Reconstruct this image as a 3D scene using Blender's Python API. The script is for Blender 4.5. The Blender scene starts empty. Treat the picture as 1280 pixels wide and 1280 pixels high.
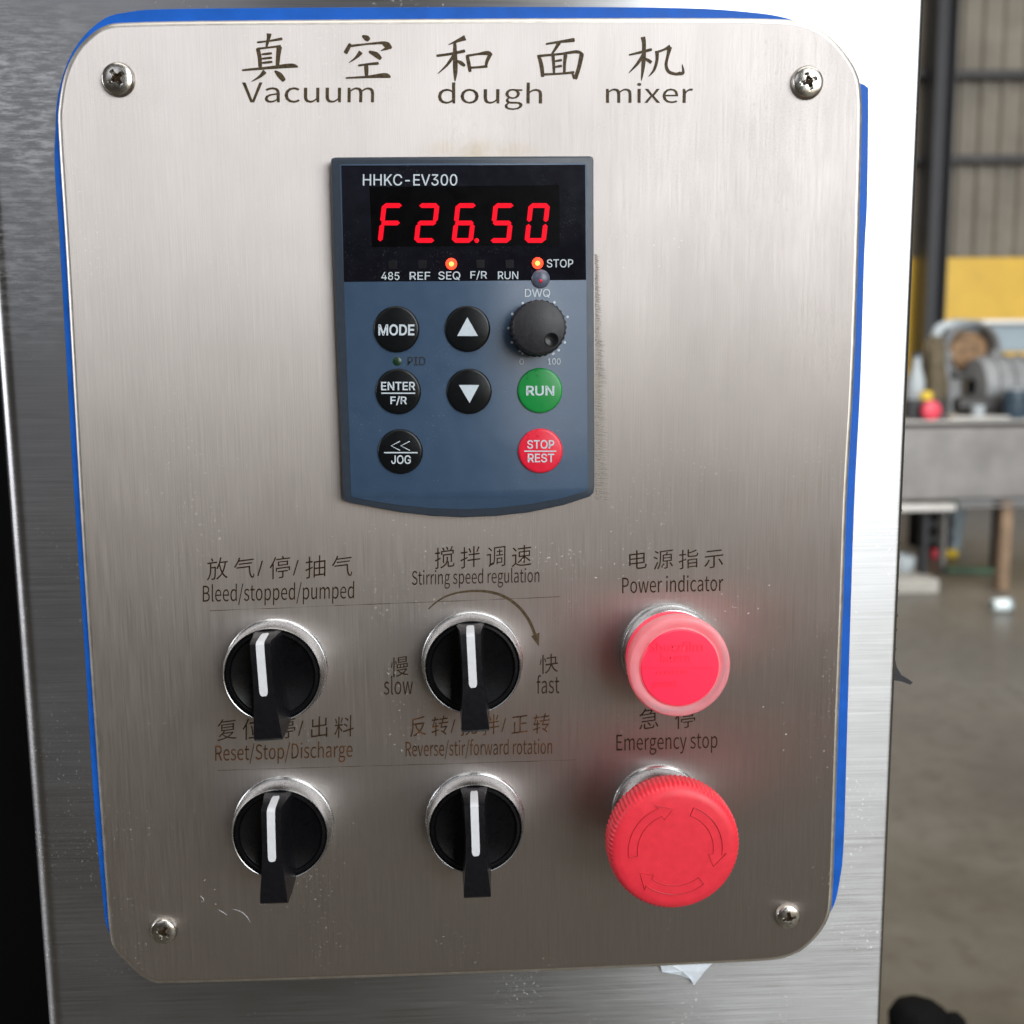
import bpy, math, random, json
from mathutils import Vector, Matrix, Euler
from mathutils.geometry import tessellate_polygon
random.seed(7)
R = math.radians; PI = math.pi
scene = bpy.context.scene
col = scene.collection

# ------------------------------------------------------------------ camera, light, exposure
Z0 = 1.25                                   # height of the panel's centre above the floor (metres)
CAM = Vector((-.00129, -.31145, .04717 + Z0))
CAM_ROT = Euler((R(82.1272), R(.5439), R(-2.4979)), 'XYZ')
cd = bpy.data.cameras.new('camera'); cam = bpy.data.objects.new('camera', cd); col.objects.link(cam)
cam.location = CAM; cam.rotation_euler = CAM_ROT
cd.lens = 36; cd.sensor_width = 36; cd.clip_start = .02; cd.clip_end = 200
cd.dof.use_dof = True; cd.dof.focus_distance = .303; cd.dof.aperture_fstop = 12.5
scene.camera = cam
w = bpy.data.worlds.new('World'); scene.world = w; w.use_nodes = True
bg = w.node_tree.nodes['Background']; bg.inputs[0].default_value = (1.0, .93, .86, 1); bg.inputs[1].default_value = .09

def area(name, loc, rot, sx, sy, watts, color):
    l = bpy.data.lights.new(name, 'AREA'); l.shape = 'RECTANGLE'; l.size = sx; l.size_y = sy
    l.energy = watts; l.color = color
    o = bpy.data.objects.new(name, l); col.objects.link(o); o.location = loc; o.rotation_euler = rot
    return o
# daylight through the open hall door behind the photographer, and the roof light above the hall
area('door_light', (5.15, -5.0, 4.3), (R(90), 0, 0), 7.9, 5.8, 700, (.94, .98, 1.0)).data.spread = R(125)
area('warm_band_fill', (5.1, -5.1, .85), (R(90), 0, 0), 7.8, 1.0, 34, (1.0, .83, .62))  # added warm lamp, puts the beige reflection band on the plate
area('left_strip_fill', (-3.1, -5.6, 4.6), (R(90), 0, 0), 3.4, 3.0, 40, (.86, .90, 1.0))  # added dim cool lamp, lifts the left cabinet strip and plate side
area('side_opening', (-6.5, .5, 2.6), (0, R(-90), 0), 3.0, 3.0, 170, (.97, .97, 1.0))
area('roof_light', (1.8, 1.4, 6.8), (0, 0, 0), 8.0, 9.0, 560, (1.0, .97, .93))
scene.view_settings.view_transform = 'Standard'; scene.view_settings.look = 'None'
scene.view_settings.exposure = 0; scene.view_settings.gamma = 1

M_CAM = CAM_ROT.to_matrix()
def ray(px, py):
    return M_CAM @ Vector(((px - 640) / 1280, -(py - 640) / 1280, -1))
def at(px, py, Y):                           # point of the plane y = Y seen at that place of the photograph
    d = ray(px, py); t = (Y - CAM.y) / d.y
    return CAM + d * t
def P(px, py, h=0.0):                        # the same, h metres in front of the panel's face
    return at(px, py, -h)

# ------------------------------------------------------------------ helpers
def tag(o, label=None, cat=None, group=None, kind=None):
    if label: o['label'] = label
    if cat: o['category'] = cat
    if group: o['group'] = group
    if kind: o['kind'] = kind
    return o
def thing(name, loc, label, cat, group=None, rot=(0, 0, 0)):
    o = bpy.data.objects.new(name, None); col.objects.link(o); o.location = loc; o.rotation_euler = rot
    o.empty_display_size = .01
    return tag(o, label, cat, group)
def link(name, me, m, parent=None, loc=(0, 0, 0), smooth=35):
    if m is not None:
        me.materials.clear(); me.materials.append(m)
    if smooth:
        for p in me.polygons: p.use_smooth = True
        me.set_sharp_from_angle(angle=R(smooth))
    o = bpy.data.objects.new(name, me); col.objects.link(o); o.parent = parent; o.location = loc
    return o
def bevel(o, wd, seg=2, ang=30):
    b = o.modifiers.new('bevel', 'BEVEL'); b.width = wd; b.segments = seg; b.limit_method = 'ANGLE'; b.angle_limit = R(ang)
    return o

class MB:
    def __init__(s): s.v = []; s.f = []
    def add(s, vs, fs):
        n = len(s.v); s.v += [tuple(v) for v in vs]; s.f += [tuple(i + n for i in f) for f in fs]; return s
    def box(s, a, b):
        x0, y0, z0 = a; x1, y1, z1 = b
        x0, x1 = sorted((x0, x1)); y0, y1 = sorted((y0, y1)); z0, z1 = sorted((z0, z1))
        return s.add([(x0,y0,z0),(x1,y0,z0),(x1,y1,z0),(x0,y1,z0),(x0,y0,z1),(x1,y0,z1),(x1,y1,z1),(x0,y1,z1)],
                     [(0,3,2,1),(4,5,6,7),(0,1,5,4),(1,2,6,5),(2,3,7,6),(3,0,4,7)])
    def lathe(s, prof, seg=64, rf=None, axis='y', c=(0, 0, 0)):
        # prof: (radius, height); axis y: the height points to -y (out of the panel); axis z: upwards
        vs = []; fs = []
        for i, (r, h) in enumerate(prof):
            for k in range(seg):
                a = 2 * PI * k / seg; rr = r * (rf(a, i) if rf else 1)
                if axis == 'y': vs.append((c[0] + rr * math.cos(a), c[1] - h, c[2] + rr * math.sin(a)))
                elif axis == 'z': vs.append((c[0] + rr * math.cos(a), c[1] + rr * math.sin(a), c[2] + h))
                else: vs.append((c[0] + h, c[1] + rr * math.cos(a), c[2] + rr * math.sin(a)))
        n = len(prof)
        for i in range(n - 1):
            for k in range(seg):
                a, b = i * seg + k, i * seg + (k + 1) % seg
                fs.append((a, b, b + seg, a + seg) if axis != 'y' else (a, a + seg, b + seg, b))
        fs.append(tuple((n - 1) * seg + k for k in range(seg)))
        return s.add(vs, fs)
    def tube(s, pts, rad, seg=8):
        pts = [Vector(p) for p in pts]; n = len(pts); vs = []; fs = []
        if not isinstance(rad, (list, tuple)): rad = [rad] * n
        for i, p in enumerate(pts):
            d = (pts[min(i + 1, n - 1)] - pts[max(i - 1, 0)]).normalized()
            u = d.orthogonal().normalized() if i == 0 else (u - d * u.dot(d)).normalized()
            q = d.cross(u)
            for k in range(seg):
                a = 2 * PI * k / seg; vs.append(p + (u * math.cos(a) + q * math.sin(a)) * rad[i])
        for i in range(n - 1):
            for k in range(seg):
                a, b = i * seg + k, i * seg + (k + 1) % seg; fs.append((a, b, b + seg, a + seg))
        fs.append(tuple(range(seg))[::-1]); fs.append(tuple((n - 1) * seg + k for k in range(seg)))
        return s.add(vs, fs)
    def mesh(s, name):
        import bmesh
        me = bpy.data.meshes.new(name); me.from_pydata(s.v, [], s.f); me.update()
        bm = bmesh.new(); bm.from_mesh(me); bmesh.ops.recalc_face_normals(bm, faces=bm.faces); bm.to_mesh(me); bm.free()
        return me
    def build(s, name, m, parent=None, loc=(0, 0, 0), smooth=35):
        return link(name, s.mesh(name), m, parent, loc, smooth)

def smooth_loop(pts, n=6):                   # closed Catmull-Rom through the points
    out = []; k = len(pts)
    for i in range(k):
        p0, p1, p2, p3 = (Vector(pts[(i + j - 1) % k]) for j in range(4))
        for q in range(n):
            t = q / n
            out.append(.5 * ((2 * p1) + (p2 - p0) * t + (2 * p0 - 5 * p1 + 4 * p2 - p3) * t * t + (3 * p1 - p0 - 3 * p2 + p3) * t ** 3))
    return out
def smooth_line(pts, n=6):
    pts = [Vector(p) for p in pts]; out = []
    k = len(pts)
    for i in range(k - 1):
        p0, p1, p2, p3 = pts[max(i - 1, 0)], pts[i], pts[i + 1], pts[min(i + 2, k - 1)]
        for q in range(n):
            t = q / n
            out.append(.5 * ((2 * p1) + (p2 - p0) * t + (2 * p0 - 5 * p1 + 4 * p2 - p3) * t * t + (3 * p1 - p0 - 3 * p2 + p3) * t ** 3))
    out.append(pts[-1]); return out
def inset(loop, d):                          # 2-D loop of (x, z) moved inwards by d
    n = len(loop); ar = sum(loop[i][0] * loop[(i + 1) % n][1] - loop[(i + 1) % n][0] * loop[i][1] for i in range(n))
    sg = 1 if ar > 0 else -1; out = []
    for i in range(n):
        a, b = Vector(loop[i - 1][:2]), Vector(loop[(i + 1) % n][:2]); t = (b - a).normalized()
        out.append(Vector((loop[i][0] - t.y * d * sg, loop[i][1] + t.x * d * sg)))
    return out
def slab(name, loop, levels, m, parent, smooth=35, back=True):
    # levels: (inset, height out of the panel); the last level is closed by a face
    n = len(loop); mb = MB(); vs = []; fs = []
    for ins, h in levels:
        for p in (inset(loop, ins) if ins else loop): vs.append((p[0], -h, p[1]))
    for i in range(len(levels) - 1):
        for k in range(n):
            a, b = i * n + k, i * n + (k + 1) % n; fs.append((a, b, b + n, a + n))
    top = (len(levels) - 1) * n
    for tri in tessellate_polygon([[Vector((v[0], v[2], 0)) for v in vs[top:]]]): fs.append(tuple(top + i for i in tri))
    mb.add(vs, fs)
    return mb.build(name, m, parent, smooth=smooth)
def loop_px(pts, h, org, n=6, smooth=True):  # outline given in the photograph's pixels -> (x, z) on the panel
    q = [P(x, y, h) - org for x, y in pts]
    q = [Vector((p.x, p.z)) for p in q]
    return smooth_loop(q, n) if smooth else q

# ------------------------------------------------------------------ materials
def nt(name):
    m = bpy.data.materials.new(name); m.use_nodes = True
    return m, m.node_tree, m.node_tree.nodes, m.node_tree.links, m.node_tree.nodes['Principled BSDF']
def noise(t, vec, scale, detail=4, rough=.55):
    n = t.nodes.new('ShaderNodeTexNoise'); n.inputs['Scale'].default_value = scale; n.inputs['Detail'].default_value = detail
    n.inputs['Roughness'].default_value = rough; t.links.new(vec, n.inputs['Vector']); return n.outputs['Fac']
def mapping(t, scale, kind='Object'):
    c = t.nodes.new('ShaderNodeTexCoord'); mp = t.nodes.new('ShaderNodeMapping'); mp.inputs['Scale'].default_value = scale
    t.links.new(c.outputs[kind], mp.inputs['Vector']); return mp.outputs['Vector']
def ramp(t, fac, stops):
    r = t.nodes.new('ShaderNodeValToRGB'); e = r.color_ramp.elements
    e[0].position, e[0].color = stops[0][0], (*stops[0][1], 1); e[1].position, e[1].color = stops[-1][0], (*stops[-1][1], 1)
    for p, c in stops[1:-1]: x = e.new(p); x.color = (*c, 1)
    t.links.new(fac, r.inputs['Fac']); return r.outputs['Color']
def maprange(t, fac, a, b, c, d):
    m = t.nodes.new('ShaderNodeMapRange'); t.links.new(fac, m.inputs['Value'])
    for k, v in zip(('From Min', 'From Max', 'To Min', 'To Max'), (a, b, c, d)): m.inputs[k].default_value = v
    return m.outputs['Result']
def mathn(t, op, a, b):
    m = t.nodes.new('ShaderNodeMath'); m.operation = op
    for i, x in enumerate((a, b)):
        if isinstance(x, (int, float)): m.inputs[i].default_value = x
        else: t.links.new(x, m.inputs[i])
    return m.outputs[0]
def bump(t, h, strength, dist, normal=None):
    b = t.nodes.new('ShaderNodeBump'); b.inputs['Strength'].default_value = strength; b.inputs['Distance'].default_value = dist
    t.links.new(h, b.inputs['Height'])
    if normal is not None: t.links.new(normal, b.inputs['Normal'])
    return b.outputs['Normal']
def mixc(t, fac, a, b, mode='MIX'):
    m = t.nodes.new('ShaderNodeMix'); m.data_type = 'RGBA'; m.blend_type = mode
    for i, x in ((0, fac), (6, a), (7, b)):
        if isinstance(x, (int, float)): m.inputs[i].default_value = x
        elif isinstance(x, tuple): m.inputs[i].default_value = (*x, 1)
        else: t.links.new(x, m.inputs[i])
    return m.outputs[2]

def brushed(name, base, rough, aniso, groove, wear=0.0, stain=0.0, wavy=.0003):
    # groove: 'v' = scratches run up and down, 'h' = from side to side
    m, t, N, L, b = nt(name)
    g = (3000, 900, 55) if groove == 'v' else (26, 900, 3000)
    g2 = (1500, 300, 22) if groove == 'v' else (14, 300, 1700)
    f1 = noise(t, mapping(t, g), 1, 3, .7); f2 = noise(t, mapping(t, g2), 1, 4, .6)
    big = noise(t, mapping(t, (1, 1, 1)), 22, 5, .6)
    streak = mathn(t, 'ADD', mathn(t, 'MULTIPLY', f1, .7), mathn(t, 'MULTIPLY', f2, .3))
    c = ramp(t, streak, [(.34, tuple(x * .84 for x in base)), (.66, tuple(min(1, x * 1.10) for x in base))])
    c = mixc(t, maprange(t, big, .45, .7, 0, .25), c, tuple(x * .8 for x in base))
    r = maprange(t, streak, .3, .7, rough * .85, rough * 1.18)
    smear = noise(t, mapping(t, (26, 1, 11) if groove == 'v' else (9, 1, 24)), 1, 6, .65)    # wiping marks
    r = mathn(t, 'ADD', r, maprange(t, smear, .35, .65, -.025, .035))
    # little nicks and dried spots
    sp = noise(t, mapping(t, (1, 1, 1)), 900, 2, .5); msk = noise(t, mapping(t, (1, 1, 1)), 30, 3, .5)
    spot = mathn(t, 'MULTIPLY', maprange(t, sp, .64, .68, 0, 1), maprange(t, msk, .50, .62, 0, 1))
    c = mixc(t, mathn(t, 'MULTIPLY', spot, .6), c, (.85, .84, .8))
    r = mathn(t, 'ADD', r, mathn(t, 'MULTIPLY', spot, .3))
    if wear:
        wn = noise(t, mapping(t, (.35, 1, 1.6)), 380, 9, .7); wm = noise(t, mapping(t, (1, 1, 1)), 14, 3, .5)
        wf = mathn(t, 'MULTIPLY', maprange(t, wn, .44, .60, 0, 1), maprange(t, wm, .36, .62, 0, wear))
        sx = N.new('ShaderNodeSeparateXYZ'); L.new(mapping(t, (1, 1, 1)), sx.inputs[0])   # scuffed only round the upper left corner
        wf = mathn(t, 'MULTIPLY', wf, mathn(t, 'MULTIPLY', maprange(t, sx.outputs[2], 1.30, 1.375, 0, 1), maprange(t, sx.outputs[0], -.135, -.08, 1, 0)))
        c = mixc(t, mathn(t, 'MULTIPLY', wf, .9), c, (.88, .89, .94)); r = mathn(t, 'ADD', r, mathn(t, 'MULTIPLY', wf, .25))
        L.new(mathn(t, 'SUBTRACT', 1.0, mathn(t, 'MULTIPLY', wf, .75)), b.inputs['Metallic'])
    if stain:                                # yellowish bloom above the keypad and fine mottling near the upper screws
        def near(p, sx, sz, a, e):
            v = N.new('ShaderNodeVectorMath'); v.operation = 'SUBTRACT'; L.new(mapping(t, (1, 1, 1)), v.inputs[0]); v.inputs[1].default_value = p
            v2 = N.new('ShaderNodeVectorMath'); v2.operation = 'MULTIPLY'; L.new(v.outputs[0], v2.inputs[0]); v2.inputs[1].default_value = (1 / sx, 0, 1 / sz)
            v3 = N.new('ShaderNodeVectorMath'); v3.operation = 'LENGTH'; L.new(v2.outputs[0], v3.inputs[0]); return maprange(t, v3.outputs[1 if len(v3.outputs) > 1 else 0], a, e, 1, 0)
        sn = noise(t, mapping(t, (1, 1, 1)), 90, 5)
        z0 = P(600, 190) - Vector((0, 0, Z0))
        c = mixc(t, mathn(t, 'MULTIPLY', near(tuple(z0), .022, .0045, .3, 1), maprange(t, sn, .35, .65, 0, .5)), c, (.46, .37, .22))
        fine = maprange(t, noise(t, mapping(t, (1, 1, 1)), 1700, 4, .7), .50, .60, 0, 1)
        for px, py, rr in ((150, 110, .020), (1020, 110, .024), (960, 170, .02), (840, 190, .02), (440, 90, .007), (485, 115, .006)):
            q0 = P(px, py) - Vector((0, 0, Z0))
            fm = mathn(t, 'MULTIPLY', near(tuple(q0), rr, rr, .3, 1), fine)
            c = mixc(t, mathn(t, 'MULTIPLY', fm, .22), c, (.36, .34, .31))
    L.new(c, b.inputs['Base Color']); L.new(r, b.inputs['Roughness'])
    if not wear: b.inputs['Metallic'].default_value = 1
    b.inputs['Anisotropic'].default_value = aniso
    tv = N.new('ShaderNodeCombineXYZ'); tv.inputs[0 if groove == 'v' else 2].default_value = 1
    L.new(tv.outputs[0], b.inputs['Tangent'])
    nb = bump(t, noise(t, mapping(t, (1, 1, 1)), 16, 2, .4), 1, wavy)
    L.new(bump(t, streak, .2 if groove == 'v' else .25, .00003, nb), b.inputs['Normal'])
    return m
def plain(name, c, rough=.5, metal=0, noise_amt=.12, nscale=300, bumpd=0, coat=0, spec=.5, dust=0):
    m, t, N, L, b = nt(name)
    v = mapping(t, (1, 1, 1)); f = noise(t, v, nscale, 5)
    lo = tuple(x * (1 - noise_amt) for x in c); hi = tuple(min(1, x * (1 + noise_amt)) for x in c)
    cc = ramp(t, f, [(.3, lo), (.7, hi)])
    if dust:
        df = mathn(t, 'MULTIPLY', maprange(t, noise(t, v, nscale * 8, 2), .64, .72, 0, dust), maprange(t, noise(t, v, nscale * .3, 3), .45, .6, 0, 1))
        cc = mixc(t, df, cc, (.45, .43, .40))
    L.new(cc, b.inputs['Base Color'])
    L.new(maprange(t, f, .3, .7, rough * .88, rough * 1.12), b.inputs['Roughness'])
    b.inputs['Metallic'].default_value = metal; b.inputs['Coat Weight'].default_value = coat
    b.inputs['Specular IOR Level'].default_value = spec
    if bumpd: L.new(bump(t, noise(t, v, nscale * 3, 3), 1, bumpd), b.inputs['Normal'])
    return m
def glow(name, c, s, core=None):
    m, t, N, L, b = nt(name)
    b.inputs['Base Color'].default_value = (c[0] * .2, c[1] * .2, c[2] * .2, 1); b.inputs['Specular IOR Level'].default_value = .1; b.inputs['Emission Color'].default_value = (*c, 1)
    f = noise(t, mapping(t, (1, 1, 1)), 900, 2)
    L.new(maprange(t, f, .3, .7, s * .85, s * 1.15), b.inputs['Emission Strength']); b.inputs['Roughness'].default_value = .4
    return m

M = {}
M['plate'] = brushed('brushed_plate', (.62, .572, .548), .555, .885, 'v', stain=1)
M['cabinet'] = brushed('brushed_cabinet', (.44, .445, .455), .345, .87, 'h', wear=1)
M['edge'] = plain('polished_edge', (.70, .665, .61), .42, 1, .08)
M['film'] = plain('blue_film', (.006, .105, .50), .5, 0, .12, 160, .00002, spec=.25)
M['chrome'] = plain('satin_chrome', (.60, .61, .62), .27, 1, .05, 400)
M['fleck'] = plain('bright_nick', (.80, .79, .76), .5, .6, .2, 2000)
M['scuff'] = plain('scuffed_steel', (.29, .26, .23), .55, .5, .6, 1800)
M['screw'] = plain('screw_steel', (.56, .54, .50), .24, 1, .2, 900, .00001)
M['ink'] = plain('etched_mark', (.034, .019, .009), .55, 0, .6, 1500, spec=.12)
M['ink_title'] = plain('etched_title', (.070, .048, .024), .55, 0, .6, 1200, spec=.2)
M['ink_amber'] = plain('etched_mark_amber', (.075, .032, .010), .5, 0, .9, 450, spec=.15)
M['frame'] = plain('keypad_frame', (.030, .042, .060), .42, 0, .08, 500, .00001)
M['overlay'] = plain('keypad_overlay', (.045, .083, .145), .33, 0, .05, 200, .000004, dust=.25)
M['window'] = plain('smoked_window', (.007, .0075, .012), .16, 0, .2, 300, dust=.12, spec=.22)
M['bezel'] = plain('display_bezel', (.001, .001, .0015), .3, 0, .1, spec=.08)
M['white'] = plain('keypad_print', (.55, .62, .68), .5, 0, .06, 900)
M['blackprint'] = plain('black_print', (.008, .01, .014), .5)
M['key_black'] = plain('key_black', (.004, .005, .006), .25, 0, .1, 200, spec=.3)
M['key_green'] = plain('key_green', (.008, .26, .05), .3, 0, .05, 500)
M['key_red'] = plain('key_red', (.78, .015, .045), .3, 0, .05, 500)
M['knob'] = plain('knob_black', (.018, .018, .022), .5, 0, .3, 900, .00002, dust=.3)
M['digit'] = glow('digit_red', (1.0, .004, .02), .95)
M['led'] = glow('led_red', (1.0, .05, .02), 3.0)
M['led_core'] = glow('led_core', (1.0, .42, .08), 3.0)
M['led_off'] = plain('led_unlit', (.006, .006, .008), .35, spec=.2)
M['led_green'] = plain('led_unlit_green', (.006, .035, .012), .3)
M['sensor'] = plain('sensor_lens', (.10, .11, .16), .3)
M['black'] = plain('switch_black', (.004, .004, .005), .28, 0, .15, 400, spec=.25)
M['black2'] = plain('lever_black', (.005, .005, .007), .3, 0, .2, 600, .000005, spec=.4)
M['marker'] = plain('marker_white', (.66, .67, .70), .55, 0, .04, 700)
M['red'] = plain('stop_red', (.82, .032, .055), .42, 0, .06, 350, .00001)
M['red_line'] = plain('stop_red_groove', (.48, .012, .022), .5, 0, .08)

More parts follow.
